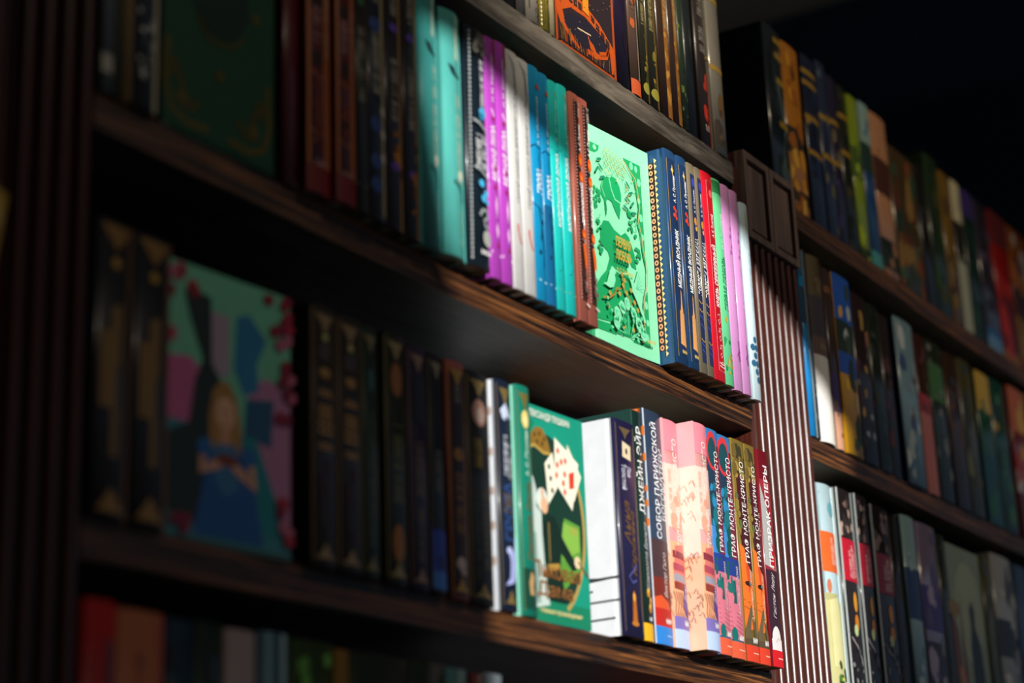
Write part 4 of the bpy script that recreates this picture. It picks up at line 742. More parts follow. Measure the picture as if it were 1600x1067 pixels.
def a_go(A):
    A.rect(-0.3, 0.48, 0.40, 0.84, '#4a1a20', 'band'); A.blots(-0.5, 0.48, 0.82, 0.98, 14, ['#a8863a', '#6d5a2a', '#8a7434', '#3f3a20'], 5, 0.2); A.blots(-0.48, -0.1, 0.45, 0.8, 10, ['#8a7a34', '#5d6a3a'], 9, 0.16)
    A.poly([(-0.44, 0.14), (-0.42, 0.52), (-0.1, 0.50), (0.1, 0.42), (0.44, 0.40), (0.40, 0.20), (0.1, 0.14)], '#e8742a', 'orange_robe'); A.poly([(-0.1, 0.44), (0.2, 0.42), (0.3, 0.36), (0.05, 0.30)], '#d8522a', 'orange_robe'); A.ell(0.05, 0.345, 0.30, 0.012, '#3a1a14', 'orange_robe', 8)
    for v in (0.27, 0.24): A.line([(-0.4, v), (0.0, v - 0.01), (0.4, v)], 0.03, '#a04a1c', 'ink_lines')
    A.poly([(-0.48, 0.075), (-0.2, 0.075), (0.06, 0.20), (0.3, 0.075), (0.48, 0.075), (0.48, 0.13), (0.1, 0.255), (-0.48, 0.13)], '#6a5a40', 'brown_arch'); A.rect(-0.5, 0.5, 0.07, 0.10, '#5a4a34', 'band')
    A.text('ГРАФ МОНТЕ-КРИСТО', 0.44, 0.90, 0.10, 0.36, '#f8f4ee', 'title', 0.010); A.text('ТОМ III', 0.58, 0.69, 0.40, 0.12, '#e8d8c8', 'volume'); A.text('Александр Дюма', 0.18, 0.41, 0.22, 0.24, '#f2d8b4', 'author_name', 0.0, 0.35)
    A.rect(-0.5, 0.5, 0.0, 0.072, '#e0442a', 'band'); A.flat('МИФ', 0.04, 0.44, 0.082, 0.108, '#ffffff', 'imprint', 0.03); A.rect(0.0, 0.44, 0.036, 0.041, '#f6b8a0', 'imprint')
bC(1556.4, 1583, 443, 20, '#8a7434', 'left of two gold and maroon spines with an orange robe', art=a_go, left='#d8c890', sag=0.0008)
bC(1583.8, 1606.4, 443, 20, '#8a7434', 'right of two gold and maroon spines with an orange robe', art=a_go, left='#d8c890', sag=0.0008)
def a(A):
    A.rect(-0.5, 0.5, 0.44, 0.86, '#9a2a34', 'band'); A.poly([(-0.5, 0.46), (-0.5, 0.84), (0.1, 0.70), (0.5, 0.5), (0.5, 0.44)], '#b0b0ac', 'landscape'); A.poly([(-0.1, 0.47), (0.45, 0.60), (0.45, 0.44)], '#c01824', 'landscape'); A.rect(-0.5, 0.5, 0.0, 0.44, '#3a222e', 'band')
    A.text('ПРИЗРАК ОПЕРЫ', 0.455, 0.93, 0.08, 0.40, '#f8f6f4', 'title', 0.02); A.text('Гастон Леру', 0.22, 0.43, 0.04, 0.34, '#e6dcd8', 'author_name', 0.0, 0.35)
    A.ell(0.0, 0.12, 0.4, 0.065, '#f0e6e4', 'white_mask', 14); A.rect(-0.45, 0.45, 0.075, 0.125, '#f0e6e4', 'white_mask'); A.line([(-0.1, 0.11), (0.1, 0.13), (0.3, 0.12)], 0.03, '#b0a4a4', 'white_mask'); A.rect(-0.5, 0.5, 0.0, 0.075, '#d81e24', 'band'); A.rect(0.0, 0.44, 0.036, 0.042, '#f6c0b8', 'imprint')
bC(1607.6, 1630.4, 442, 22, '#7a1824', 'maroon and grey spine with red label, last on the lower shelf before the upright', art=a, left='#e8e0de', sag=0.0006)

# ---------------------------------------------------------------- books on the shelf below
GD = 'books on the bottom visible shelf of the main bookcase'
def bD(x0, x1, zt, spine, label, **k):
    return make_book(x0 * mm, x1 * mm, ZD + 0.0002, EYE + zt * mm, 0.005, spine, label=label, group=GD, **k)
def a(A): A.bars(0.2, 0.9, -0.26, 0.2, '#a04a48', 91); A.rect(0.1, 0.45, 0.72, 0.9, '#6e0f10', 'band')
bD(754, 779, 192, '#b8161a', 'red book at the left end of the lowest visible shelf', art=a)
def a(A): A.bars(0.3, 0.9, -0.05, 0.16, '#5a3222', 92); A.rect(0.38, 0.49, 0.0, 1.0, '#c4502c', 'band')
bD(779.8, 817.6, 190, '#b86a48', 'wide peach orange book next to the red one on the lowest visible shelf', art=a)
for x0, x1, zt, c, cs, lb in ((820, 842, 189, '#16324a', ['#1e4a6a', '#10202e'], 'dark blue book right of the peach one on the lowest visible shelf'), (843, 869, 190, '#152a22', ['#1f4a34', '#141a20'], 'dark green book right of the dark blue one on the lowest visible shelf')):
    bD(x0, x1, zt, c, lb, art=a_plain(cs, int(x0), 6, 0.3))
def a(A): A.poly([(-0.5, 0.80), (0.5, 0.74), (0.5, 0.5), (-0.5, 0.5)], '#5c6434', 'landscape'); A.rect(-0.5, 0.5, 0.0, 0.55, '#55602e', 'landscape')
bD(871, 899, 189, '#a8989a', 'pinkish grey topped book with olive landscape on the lowest visible shelf', art=a)
def a(A): A.rect(-0.3, -0.12, 0.0, 1.0, '#7ea6b4', 'band'); A.rect(0.0, 0.14, 0.0, 1.0, '#2a4a5c', 'band'); A.rect(0.2, 0.42, 0.0, 1.0, '#9ab8bc', 'band')
bD(902, 929.6, 191, '#4a6a7a', 'pale blue striped book on the lowest visible shelf', art=a)
def a_fo(sd):
    def a(A): A.blots(-0.48, 0.48, 0.2, 0.97, 26, ['#5a9a1c', '#3f7a14', '#6aac22', '#24401a', '#1d2a14'], sd, 0.14)
    return a
bD(932, 975, 190, '#27401c', 'bright green foliage book on the lowest visible shelf', art=a_fo(5))
bD(977, 992, 188, '#8a6424', 'narrow gold brown book right of the foliage spine', art=a_plain(['#b5822c', '#4a2f18'], 4, 6, 0.3))
def a(A): A.blots(-0.48, 0.48, 0.3, 0.97, 24, ['#2a4420', '#34562a', '#1d2a1c', '#4a3a24', '#8aa09a'], 9, 0.12)
bD(994, 1058, 189, '#1f2c20', 'wide dark green book on the lowest visible shelf', art=a)
bD(1060, 1102, 190, '#22301f', 'dark green mottled book left of the pale teal spine, lowest visible shelf', art=a_plain(['#3f5a24', '#4a2f1e', '#5a7a24'], 6, 12, 0.2))
bD(1104, 1130, 189, '#5a8f8f', 'pale teal book at the right end of the lowest visible row', art=a_plain(['#7aa8a4'], 3, 3, 0.3))
bD(1134, 1149, 188, '#7a3a34', 'dull red narrow book right of the pale teal spine', art=a_plain(['#a8605a'], 3, 3, 0.3))
bD(1151, 1176, 190, '#8a9aa4', 'pale grey book at the right end of the lowest visible row', art=a_plain(['#b8c0c4'], 5, 4, 0.3))

# ---------------------------------------------------------------- books on top of the main bookcase
GA = 'books on top of the main bookcase'
def bA(x0, x1, zt, o, spine, label, **k):
    return make_book(x0 * mm, x1 * mm, ZA + 0.0002, EYE + zt * mm, o * mm, spine, label=label, group=GA, **k)
bA(1180, 1212, 955, 0, '#3a2c22', 'dark brown book at the left end of the visible top row', art=a_plain(['#6a4a2c', '#241a14'], 2, 10, 0.2))
bA(1213, 1240, 958, 0, '#3b2a20', 'brown patterned spine left of the pale grey book, top row', art=a_plain(['#a06a3a', '#241612', '#6a4630', '#c08a54'], 4, 34, 0.14))
bA(1241.5, 1255.4, 952, 0, '#8c8784', 'plain pale grey spine left of the white curly patterned book')
def a(A):
    rnd = random.Random(2)
    for i in range(14):
        v = 0.03 + i * 0.068; u = rnd.uniform(-0.25, 0.25); A.line([(u, v), (u + 0.16, v + 0.015), (u + 0.18, v + 0.04), (u, v + 0.045), (u - 0.1, v + 0.03), (u + 0.02, v + 0.02)], 0.05, '#1c1a18', 'scrollwork')
    A.line([(-0.3, 0.05), (-0.3, 0.95)], 0.03, '#1c1a18', 'scrollwork')
bA(1256, 1277.4, 960, 1, '#f0e4d4', 'white spine with black curls on the top row', art=a)
def a(A):
    for i in range(50): A.ell(-0.36, 0.02 + i * 0.0195, 0.06, 0.007, '#f2ead2', 'dotted_border', 6)
    for i in range(10): v = 0.04 + i * 0.09; A.line([(0.1, v), (0.32, v + 0.02), (0.3, v + 0.05), (0.05, v + 0.06), (0.2, v + 0.035)], 0.07, '#231f16', 'scrollwork')
    A.line([(-0.22, 0.02), (-0.22, 0.98)], 0.05, '#231f16', 'scrollwork')
bA(1278, 1293.6, 958, 1, '#e2cd48', 'yellow spine with black scrolls on the top row', art=a, left='#2a241a')
bA(1294.2, 1302.6, 956, 1, '#fff4c4', 'thin cream yellow book touching the orange bridge cover')
def a(A):   # orange bridge on a dark ground, facing out
    O, D = '#c0521c', '#2b2128'
    A.rect(0.03, 0.98, 0.01, 0.99, D, 'cover_background'); A.rect(0.0, 0.035, 0.0, 1.0, '#a8481c', 'cover_edge'); A.rect(0.965, 1.0, 0.0, 1.0, '#a8481c', 'cover_edge'); A.H *= 0.46
    A.poly([(0.02, 0.60), (0.20, 0.60), (0.50, 0.56), (0.74, 0.47), (0.98, 0.30), (0.98, 0.06), (0.92, 0.03), (0.90, 0.24), (0.74, 0.36), (0.50, 0.43), (0.26, 0.42), (0.12, 0.34), (0.10, 0.42), (0.02, 0.46)], O, 'bridge'); A.poly([(0.02, 0.46), (0.10, 0.40), (0.16, 0.24), (0.34, 0.10), (0.44, 0.05), (0.30, 0.07), (0.08, 0.20), (0.02, 0.30)], O, 'bridge')
    A.ell(0.50, 0.26, 0.36, 0.14, '#231f2e', 'arch', 22); A.line([(0.52, 0.10), (0.66, 0.10), (0.84, 0.17), (0.88, 0.28), (0.84, 0.20), (0.72, 0.15)], 0.045, O, 'bridge')
    A.poly([(0.52, 0.29), (0.56, 0.22), (0.62, 0.20), (0.66, 0.15), (0.76, 0.13), (0.64, 0.11), (0.56, 0.15)], O, 'boat'); A.line([(0.36, 0.26), (0.58, 0.28)], 0.012, '#d8c0a0', 'boat')
    for i in range(5): A.poly([(0.09 + 0.075 * i, 0.565 - 0.006 * i), (0.145 + 0.075 * i, 0.56 - 0.006 * i), (0.145 + 0.075 * i, 0.48 - 0.004 * i), (0.09 + 0.075 * i, 0.485 - 0.004 * i)], '#3a2a26', 'bridge_window')
    for i in range(4): A.poly([(0.60 + 0.08 * i, 0.50 - 0.045 * i), (0.655 + 0.08 * i, 0.475 - 0.045 * i), (0.655 + 0.08 * i, 0.42 - 0.05 * i), (0.60 + 0.08 * i, 0.445 - 0.05 * i)], '#3a2a26', 'bridge_window')
    A.poly([(0.46, 0.68), (0.56, 0.655), (0.56, 0.46), (0.46, 0.48)], '#d88a24', 'bridge'); A.poly([(0.04, 0.74), (0.44, 0.70), (0.44, 0.66), (0.04, 0.68)], O, 'bridge'); A.poly([(0.04, 0.99), (0.5, 0.99), (0.4, 0.86), (0.1, 0.82)], O, 'bridge')
    rnd = random.Random(6)
    for i in range(26): u = rnd.uniform(0.05, 0.95); A.line([(u, 0.03), (u + rnd.uniform(-0.03, 0.03), rnd.uniform(0.06, 0.16) if u > 0.3 else rnd.uniform(0.10, 0.22))], 0.008, rnd.choice([O, '#8a6a3a']), 'reeds')
    for i in range(40): A.ell(rnd.uniform(0.05, 0.95), rnd.uniform(0.2, 0.97), 0.008, 0.004, '#b0805a', 'reeds', 5)
make_book(-0.011, 0.011, ZA, EYE + 0.968, 0, '#5a2a18', front='#b04e20', depth=0.1072, fart=a, rz=-math.pi / 2, pivot=(1.3042, 0.0112, ZA + 0.0003), label='dark cover with an orange bridge on the top row, facing out', group=GA)
bA(1413, 1438.4, 962, 1, '#221832', 'dark violet book right of the orange bridge cover', left='#1a1222', art=a_plain(['#2a1c46', '#181022'], 3, 5, 0.3))
def a(A): A.rect(-0.5, 0.5, 0.0, 0.075, '#c85a34', 'band'); A.rect(0.2, 0.4, 0.08, 1.0, '#8a7a6a', 'strip'); A.blots(-0.4, 0.3, 0.3, 0.95, 14, ['#b0562a', '#6a4a3c', '#4a3a38'], 4, 0.2)
bA(1441, 1459.6, 960, 1, '#5a463e', 'brown grey spine with an orange foot on the top row', art=a)
def a_ol(sd):
    def a(A): A.rect(0.1, 0.46, 0.0, 1.0, '#5c4a24', 'gilt_strip'); A.bars(0.4, 0.95, -0.1, 0.3, '#a89a6a', sd); A.ell(0.0, 0.07, 0.4, 0.03, '#8f8a3a'); A.blots(-0.2, 0.45, 0.1, 0.35, 8, ['#7a6a2c', '#3a3a1c'], sd, 0.2)
    return a
bA(1462, 1476.4, 955, 1, '#26261c', 'left of two dark olive spines on the top row', art=a_ol(101))
bA(1477.2, 1497, 955, 1, '#26261c', 'right of two dark olive spines on the top row', art=a_ol(102), left='#15151a')
def a_b(sd):
    def a(A): A.rect(-0.05, 0.46, 0.0, 1.0, '#8a5a28', 'gilt_strip'); A.blots(-0.05, 0.45, 0.03, 0.45, 16, ['#a8742e', '#6a4420', '#b9863c'], sd, 0.14); A.bars(0.45, 0.98, 0.2, 0.34, '#c4a878', sd)
    return a
bA(1500, 1523.4, 958, 1, '#33231c', 'left of two brown spines with gold pattern on the top row', art=a_b(111), left='#15100e')
bA(1524.2, 1543, 957, 1, '#33231c', 'right of two brown spines with gold pattern on the top row', art=a_b(112), left='#15100e')
bA(1544.4, 1556.4, 950, 1, '#233022', 'thin dark green spine right of the brown gold pair, top row', art=a_plain(['#5a6a2c', '#1a2418', '#3f5a3a'], 7, 18, 0.2))
bA(1566, 1585, 945, -3, '#161c1e', 'black spine set back left of the red lettered book, top row')
def a(A): A.bars(0.5, 0.95, 0.05, 0.5, '#8f8a86', 115); A.blots(-0.2, 0.45, 0.1, 0.45, 10, ['#b03426', '#c8402c'], 5, 0.2); A.bars(0.08, 0.12, 0.1, 0.5, '#b8a8a0', 3); A.rect(0.2, 0.48, 0.0, 0.4, '#7a2a22', 'band')
bA(1586, 1608.6, 960, 0, '#2c2422', 'dark spine with a red lower half near the right end of the top row', art=a)
def a(A):
    for v in (0.93, 0.50): A.rect(-0.5, 0.5, v, v + 0.03, '#d0a84a', 'gilt_band', True)
    A.blots(-0.45, 0.45, 0.05, 0.4, 6, ['#4a4038', '#7a5a30'], 5, 0.3)
def al(A):
    A.line([(0.35, 0.98), (0.6, 0.95), (0.85, 0.86), (0.93, 0.72), (0.9, 0.68)], 0.05, '#e0c060', 'gilt_ornament', True); A.line([(0.5, 0.62), (0.8, 0.6), (0.98, 0.56)], 0.03, '#e0c060', 'gilt_ornament', True)
bA(1612, 1640, 936, 2, '#8a8478', 'tall pale grey book with gilt bands, last on top of the main bookcase', art=a, left='#cfc6b2', lart=al, coat=0.5, gloss=0.3)

# ---------------------------------------------------------------- books on the right bookcase
def row(group, zb, items, depth=0.15, back=0):
    for it in items:
        x0, x1, zt, o, spine, label, art = it[:7]; k = it[7] if len(it) > 7 else {}
        k.setdefault('depth', depth)
        if back:                                    # set back from the shelf edge, seen along the same line
            q = (750 + back) / (750 - o); x0, x1, zt, o = x0 * q, x1 * q, zt * q, -back
        make_book(x0 * mm, x1 * mm, zb + 0.0002, EYE + zt * mm, o * mm, spine, label=label, group=group, art=art, coat=k.pop('coat', 0.2), gloss=k.pop('gloss', 0.32), **k)
def bl(cols, seed, n=14, size=0.22, gold=None, bands=()):
    def f(A):
        for v0, v1, c in bands: A.rect(-0.5, 0.5, v0, v1, c, 'band')
        A.blots(-0.46, 0.46, 0.03, 0.97, n, cols, seed, size)
        for v in gold or (): A.rect(-0.5, 0.5, v, v + 0.025, '#c49a3c', 'gilt_band', True)
    return f
def bandart(bands, cols=(), seed=1, n=0, size=0.2, txt=()):
    def f(A):
        for v0, v1, c in bands: A.rect(-0.5, 0.5, v0, v1, c, 'band')
        if n: A.blots(-0.46, 0.46, 0.03, 0.97, n, list(cols), seed, size)
        for v0, v1, u, h, c in txt: A.bars(v0, v1, u, h, c, seed + 3)
    return f
def a_black(A):
    A.blots(-0.2, 0.45, 0.05, 0.95, 16, ['#2f4648', '#1a2c30', '#44595a', '#101a1e'], 5, 0.3); A.line([(0.3, 0.9), (0.1, 0.7), (0.34, 0.5), (0.1, 0.3)], 0.12, '#5a6e6c')
    for v in (0.93, 0.85, 0.72, 0.50): A.rect(0.0, 0.5, v, v + 0.03, '#c8a23c', 'gilt_band', True)
row('books on top of the right bookcase', ZA, [
    (1738, 1785, 948, 8, '#142024', 'big black book with gilt bands, rising behind the framed blocks of the upright', a_black, {'left': '#18252b', 'coat': 0.6}),
    (1788, 1834, 947, 6, '#c07a1e', 'thick amber orange book beside the big black one on top of the right bookcase', bandart([(0.42, 0.56, '#2a2418'), (0.18, 0.24, '#3a2a16')], ['#d8962a', '#a8601a', '#6a3c14', '#e0a83c'], 4, 20, 0.22)),
    (1846, 1884, 954, 5, '#16223c', 'dark navy book with gold head, third from left on top of the right bookcase', bl(['#23365c', '#10182a', '#b08a3a'], 6, 12, 0.2, (0.90, 0.84, 0.66, 0.48))),
    (1888, 1917, 962, 5, '#26324e', 'blue grey book left of the narrow violet one, top of the right bookcase', bl(['#3f5068', '#5a6a74', '#2a2f5c', '#7a7444'], 8, 14, 0.24, (0.70, 0.50))),
    (1918.5, 1944, 955, 5, '#251f3c', 'dark violet narrow book fifth on top of the right bookcase', bl(['#3c3266', '#15121f', '#7a6a4a'], 9, 10, 0.22, (0.74, 0.52))),
    (1946, 1975, 954, 5, '#1d2018', 'black olive book left of the lime green one on top of the right bookcase', bl(['#4a4420', '#15160f', '#3a3a2c'], 10, 10, 0.22, (0.82, 0.62))),
    (1979, 2010, 953, 5, '#8aa01e', 'lime green book on top of the right bookcase', bandart([(0.55, 0.72, '#45601c'), (0.0, 0.18, '#2c3a16')], ['#a8bc2a', '#6a8418'], 5, 8, 0.2)),
    (2013, 2046, 957, 5, '#1f4a7c', 'blue book with pale head and turquoise foot on top of the right bookcase', bandart([(0.78, 1.0, '#8aa8a4'), (0.62, 0.78, '#1c3a30'), (0.0, 0.20, '#4a9a9c')], ['#2a5a8c'], 3, 4, 0.2)),
    (2048.6, 2100, 957, 5, '#c08a64', 'peach book with dark brown band on top of the right bookcase', bandart([(0.56, 0.76, '#4a2416'), (0.22, 0.32, '#16241c'), (0.16, 0.26, '#24302a')], ['#a8765a'], 4, 4, 0.2)),
    (2104, 2194, 933, 4, '#4a3a20', 'wide brown and green illustrated book lower than its neighbours, top of the right bookcase', bl(['#7a4420', '#2f4a30', '#5a2f18', '#8a6a34', '#24382c', '#3a5a44'], 12, 40, 0.14)),
    (2197, 2231, 938, 4, '#1a1812', 'nearly black book right of the wide illustrated one on top of the right bookcase', bl(['#26241a', '#121410'], 13, 5, 0.3)),
    (2235, 2285, 967, 4, '#24381c', 'dark moss green book on top of the right bookcase', bl(['#34502a', '#1a2816', '#4a4a20'], 14, 12, 0.24)),
    (2289, 2326, 960, 4, '#7a5a1e', 'yellow brown book left of the cream headed one on top of the right bookcase', bl(['#4a2a14', '#a8842a', '#3a2414', '#8a6a24'], 15, 16, 0.22)),
    (2331, 2368, 961, 4, '#2a2620', 'dark book with cream head and cream lower panel on top of the right bookcase', bandart([(0.76, 1.0, '#c8bc98'), (0.02, 0.52, '#a8ac98')], ['#8a8c78'], 3, 3, 0.16)),
    (2372, 2420, 962, 4, '#173028', 'dark green book with purple head on top of the right bookcase', bandart([(0.84, 1.0, '#3c2a6a'), (0.0, 0.35, '#141a20')], ['#1c4434', '#123024'], 5, 6, 0.3)),
    (2425, 2484, 963, 4, '#3c3440', 'grey violet glossy book with blue foot on top of the right bookcase', bandart([(0.0, 0.24, '#2f6aa4'), (0.10, 0.20, '#6a9cc4')], ['#4a4250', '#2a2430', '#5a4c60'], 6, 10, 0.24), {'coat': 1.0}),
    (2489, 2562, 968, 4, '#b01a14', 'bright red book near the right end of the top row', bandart([(0.80, 1.0, '#6a1a10'), (0.18, 0.50, '#7a0f0f'), (0.0, 0.18, '#a86a1e')], ['#c8241a', '#d8321e'], 7, 5, 0.24)),
    (2567, 2655, 968, 4, '#b8621a', 'orange book at the right end of the top row', bandart([(0.45, 0.68, '#4a2412'), (0.2, 0.45, '#b08a2a')], ['#d8782a', '#e0c8b0', '#c88a24', '#5a3016'], 8, 18, 0.2)),
], 0.145, 31)
def a_sil(cols, seed, n=16, size=0.22, bands=(), glint=True):
    def f(A):
        for v0, v1, c in bands: A.rect(-0.5, 0.5, v0, v1, c, 'band')
        A.blots(-0.42, 0.46, 0.03, 0.97, n, cols, seed, size)
        if glint: A.rect(-0.5, -0.42, 0.0, 1.0, '#aeb4b2', 'film_glint')  # pale strip paints the film's glint onto the spine
    return f
row('books on the middle shelf of the right bookcase', ZB, [
    (1791.5, 1803, 701, 3, '#1688cc', 'thin bright blue book right against the fluted upright', bandart([(0.86, 1.0, '#1a5a7a'), (0.6, 0.8, '#173a52')], ['#1fa0e0'], 3, 3, 0.2)),
    (1804, 1815, 704, 3, '#2a3a44', 'thin film wrapped dark book right of the bright blue one', a_sil(['#4a5a64', '#8a9498', '#c8d0d2'], 4, 8, 0.25), {'coat': 1.0}),
    (1816, 1860, 705, 4, '#6a5a40', 'thick film wrapped book with brown head and white lower half', bandart([(0.0, 0.46, '#e8e4de'), (0.46, 0.56, '#6a5040'), (0.56, 0.78, '#43363a')], (), 1, 0, 0.2, [(0.80, 0.92, 0.05, 0.4, '#8a7a5c'), (0.50, 0.55, 0.05, 0.4, '#a08a6c')]), {'coat': 1.0, 'sag': 0.006}),
    (1861.5, 1881, 701, 2, '#3c2c30', 'dark spine with purple and peach lower half left of the blue headed yellow book', bandart([(0.0, 0.2, '#c89478'), (0.2, 0.42, '#43306a'), (0.86, 0.9, '#7a4a24')], ['#5a4030'], 5, 5, 0.2)),
    (1883, 1931, 702, 4, '#e0a41c', 'yellow book with bright blue head on the middle shelf', bandart([(0.74, 1.0, '#1f5cc0'), (0.56, 0.74, '#22301e'), (0.44, 0.56, '#2456b8')], ['#24301c', '#c8d0cc', '#3a4a20', '#e8b42a', '#1e2a18', '#b9a070'], 6, 16, 0.2)),
    (1934, 1979, 694, 3, '#2c1f20', 'dark floral book right of the yellow one on the middle shelf', bl(['#4a1f24', '#c07a34', '#2a2a18', '#8a9a9a', '#b08a3a'], 7, 16, 0.16)),
    (1981, 2017, 693, 3, '#1c2418', 'dark green book left of the gap before the pale blue spine', bl(['#2a3a1c', '#3a3a20', '#15180f'], 8, 10, 0.22)),
    (2019, 2050, 690, 2, '#2a1f1e', 'very dark maroon book touching the navy side of the pale blue book', bl(['#5a2422', '#3a2a28'], 9, 6, 0.2)),
    (2060, 2118, 697, 6, '#7a9cac', 'pale blue spine with navy side board standing proud on the middle shelf', bl(['#8a9aa4', '#5a7c94', '#3a4c7c', '#9aa8a8', '#5a5040', '#c4ccd0'], 10, 20, 0.16), {'left': '#152a52'}),
    (2129, 2167, 694, 3, '#40201a', 'dark rust book right of the pale blue spine', bandart([(0.0, 0.52, '#b4665c'), (0.50, 0.62, '#a82a2c')], ['#6a2a1c'], 3, 4, 0.2)),
    (2172, 2222, 697, 3, '#26301c', 'dark book with green patch and white blossoms on the middle shelf', bandart([(0.62, 0.86, '#3c6a1e')], ['#9a9a98', '#5a5a58', '#1c1c1a', '#707470'], 12, 14, 0.14)),
    (2230, 2281, 696, 3, '#3a2418', 'dark brown book before the olive one on the middle shelf', bl(['#5a3418', '#241810', '#15110f'], 13, 10, 0.24)),
    (2284, 2333, 700, 3, '#4c4a2c', 'olive grey book left of the yellow headed one on the middle shelf', bl(['#6a6a44', '#2a2a1c', '#3a3c24'], 14, 10, 0.24)),
    (2347, 2402, 699, 3, '#1c4a38', 'green book with yellow head on the middle shelf', bandart([(0.74, 1.0, '#c8a022'), (0.0, 0.45, '#164a58')], ['#23603a', '#1a3c2c'], 4, 6, 0.22)),
    (2405, 2463, 702, 3, '#1c4c42', 'teal green book right of the yellow headed one', bl(['#24604a', '#14322c', '#b08a24', '#3c7a4a'], 16, 14, 0.2)),
    (2482, 2553, 709, 3, '#7a2a1a', 'red and orange book near the right end of the middle shelf', bandart([(0.70, 1.0, '#c4602a'), (0.3, 0.45, '#d8c8bc')], ['#b0341c', '#d08a24', '#8a6a9a', '#e0b030'], 17, 14, 0.2)),
    (2559, 2612, 715, 3, '#5a6a1c', 'mottled yellow green book at the right end of the middle shelf', bl(['#a8a024', '#2a4a2c', '#8a4a1c'], 18, 14, 0.2)),
])
def a_sky(A):
    A.rect(-0.5, 0.5, 0.0, 0.42, '#c8c48a', 'band'); A.rect(-0.5, 0.5, 0.56, 0.76, '#e0662a', 'band'); A.bars(0.60, 0.74, 0.02, 0.12, '#f4e4da', 3, 'title'); A.bars(0.60, 0.72, 0.2, 0.14, '#f4e4da', 4, 'title'); A.ell(0.2, 0.88, 0.26, 0.04, '#6aa8b4', 'illustration'); A.line([(-0.4, 0.955), (0.4, 0.94)], 0.06, '#8ab8c8')
    A.ell(-0.28, 0.49, 0.10, 0.035, '#c87a5a', 'figure'); A.rect(-0.5, 0.1, 0.42, 0.455, '#b8b47a', 'band'); A.poly([(-0.36, 0.42), (0.1, 0.44), (0.36, 0.24), (0.3, 0.10), (-0.36, 0.10)], '#d8d49a', 'figure'); A.blots(-0.3, 0.4, 0.02, 0.14, 10, ['#2c4a24', '#e0d84a', '#4a7a34'], 4, 0.14)
def a_w(bandc, seed):
    def f(A):
        A.blots(-0.4, 0.46, 0.76, 0.97, 16, ['#8a6a5c', '#b09484', '#2a2220', '#54403a'], seed, 0.14); A.rect(-0.42, 0.5, 0.54, 0.75, bandc, 'band'); A.bars(0.56, 0.70, 0.0, 0.11, '#f0dcdc', seed, 'title'); A.bars(0.56, 0.735, 0.18, 0.13, '#f0dcdc', seed + 1, 'title'); A.bars(0.57, 0.70, 0.36, 0.1, '#f0dcdc', seed + 2, 'title')
        A.ell(0.1, 0.44, 0.12, 0.05, '#d8902a', 'illustration'); A.ell(0.1, 0.34, 0.14, 0.04, '#c8781e', 'illustration'); A.ell(0.0, 0.30, 0.12, 0.03, '#b8c48a', 'illustration')
        A.line([(-0.4, 0.28), (0.0, 0.22), (0.3, 0.14)], 0.05, '#9a8a8a'); A.blots(-0.4, 0.46, 0.02, 0.3, 12, ['#4a4a4a', '#7a7a78', '#1a1a1a'], seed + 2, 0.08); A.rect(-0.5, -0.42, 0.0, 1.0, '#b4bab8', 'film_glint')  # last strip is the wrapping's glint, laid on as colour
    return f
def a_figcov(A):
    A.rect(0.0, 1.0, 0.0, 1.0, '#7f8a72', 'cover_background'); A.ell(0.55, 0.62, 0.4, 0.3, '#98a084', 'cover_background', 20); A.poly([(0.0, 0.0), (0.0, 0.6), (0.16, 0.5), (0.2, 0.3), (0.4, 0.0)], '#6a4030', 'cover_print'); A.poly([(0.24, 0.2), (0.28, 0.78), (0.33, 0.2)], '#5a2a1e', 'cover_print')
    A.poly([(0.5, 0.0), (0.5, 0.42), (0.56, 0.55), (0.54, 0.64), (0.62, 0.70), (0.70, 0.64), (0.68, 0.55), (0.80, 0.44), (0.86, 0.0)], '#1c2428', 'dark_figure'); A.ell(0.1, 0.62, 0.16, 0.05, '#8a7030', 'cover_print'); A.blots(0.0, 0.5, 0.0, 0.3, 8, ['#a8744a', '#c8a48c', '#3a1a14'], 4, 0.14)
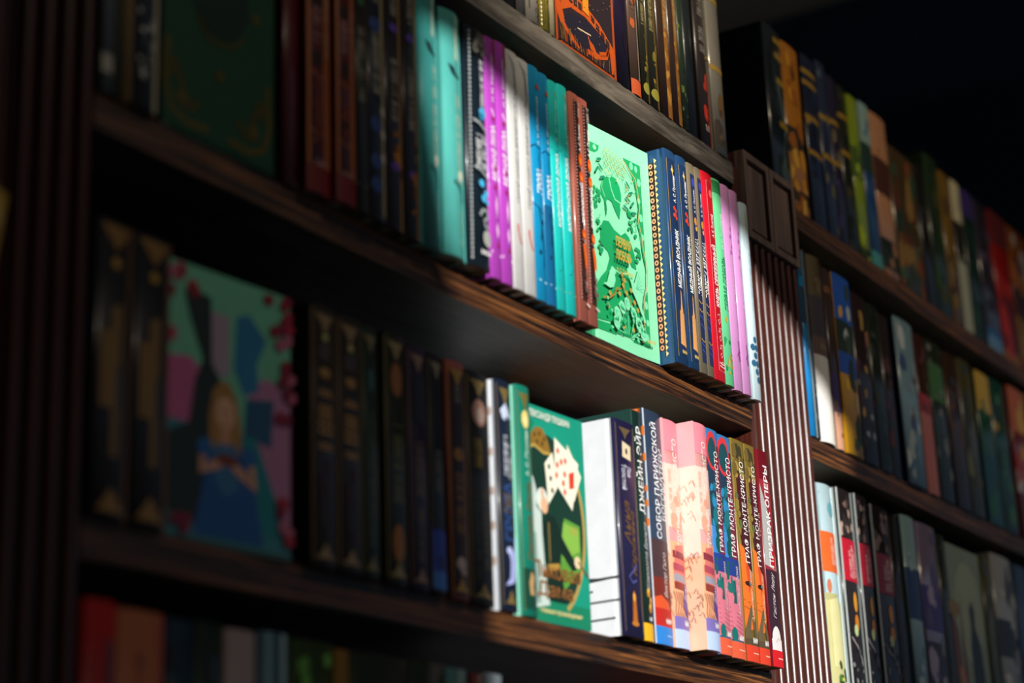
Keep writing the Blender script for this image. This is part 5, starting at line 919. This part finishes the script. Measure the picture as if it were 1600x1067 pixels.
row('books on the lower shelf of the right bookcase', ZC, [
    (1792, 1831, 447, 4, '#bcd8e0', 'sky blue book with orange band beside the fluted upright', a_sky, {'sag': 0.004}),
    (1838, 1878, 450, 4, '#241d1c', 'black film wrapped book with bright red band, nearest the sky blue one', a_w('#b8142c', 31), {'left': '#c8d2ce', 'coat': 0.3}),  # silver left boards of these three hold the film glint in their colour
    (1886, 1922, 452, 4, '#241d1c', 'black film wrapped book with bright red band, second from the sky blue one', a_w('#b8142c', 32), {'left': '#c8d2ce', 'coat': 0.3}),
    (1930, 1981, 448, 4, '#241d1c', 'black film wrapped book with dull red band, third from the sky blue one', a_w('#8a1020', 33), {'left': '#c8d2ce', 'coat': 0.3}),
    (1984, 2012, 446, 3, '#1f1a18', 'very dark book left of the pale blue and navy spine', bl(['#3a2c24', '#15110f', '#4a3a1c'], 34, 10, 0.2)),
    (2018, 2057, 451, 6, '#8fb0b8', 'pale blue and navy spine on the lower shelf', bandart([(0.45, 0.72, '#22386a'), (0.0, 0.12, '#2a3438')], ['#a8c0c4', '#6a8c94'], 4, 6, 0.2)),
    (2066, 2127, 451, 5, '#8a7c9a', 'lilac and violet film wrapped book on the lower shelf', bandart([(0.42, 0.66, '#43307a'), (0.0, 0.36, '#2c2834')], ['#a294b0', '#5a4c7a', '#7a7c84'], 5, 12, 0.18), {'coat': 1.0}),
    (2132, 2157, 447, 4, '#262a1c', 'dark olive book left of the cover with the dark figure', bl(['#3a3c24'], 35, 4, 0.2)),
    (2286, 2316, 444, 4, '#4a4a1e', 'olive book right of the cover with the dark figure', bl(['#5a5a26', '#3a3a1a'], 36, 5, 0.3)),
    (2325, 2400, 454, 4, '#9a9a98', 'grey white book with black patch near the right end of the lower shelf', bandart([(0.4, 0.62, '#26262a')], ['#b4b4b0', '#5a5c60', '#3a3a3c', '#c4c4c0'], 37, 14, 0.18)),
    (2404, 2470, 452, 4, '#24344c', 'dark blue book at the right end of the lower shelf', bl(['#2c4a74', '#1a2434', '#5a6a74'], 38, 10, 0.2)),
])
make_book(-0.012, 0.012, ZC, EYE + 0.442, 0, '#4a503c', front='#7f8a72', depth=0.118, fart=a_figcov, rz=-math.pi / 2, pivot=(2.1605, 0.0105, ZC + 0.0003), label='grey green cover with a dark standing figure, facing out on the lower shelf', group='books on the lower shelf of the right bookcase')

# ---------------------------------------------------------------- far left bookcase: the one book that shows
make_book(-0.010, 0.010, ZB - 0.258, EYE + 0.398, 0.022, '#c8a24a', label='yellow book leaning at the extreme left edge, mostly out of the picture', group='books on the far left bookcase',
          art=a_plain(['#e0c064'], 3, 4, 0.3), ry=math.radians(10), pivot=(0.6325, -0.022, ZB - 0.2578 + 0.0019))
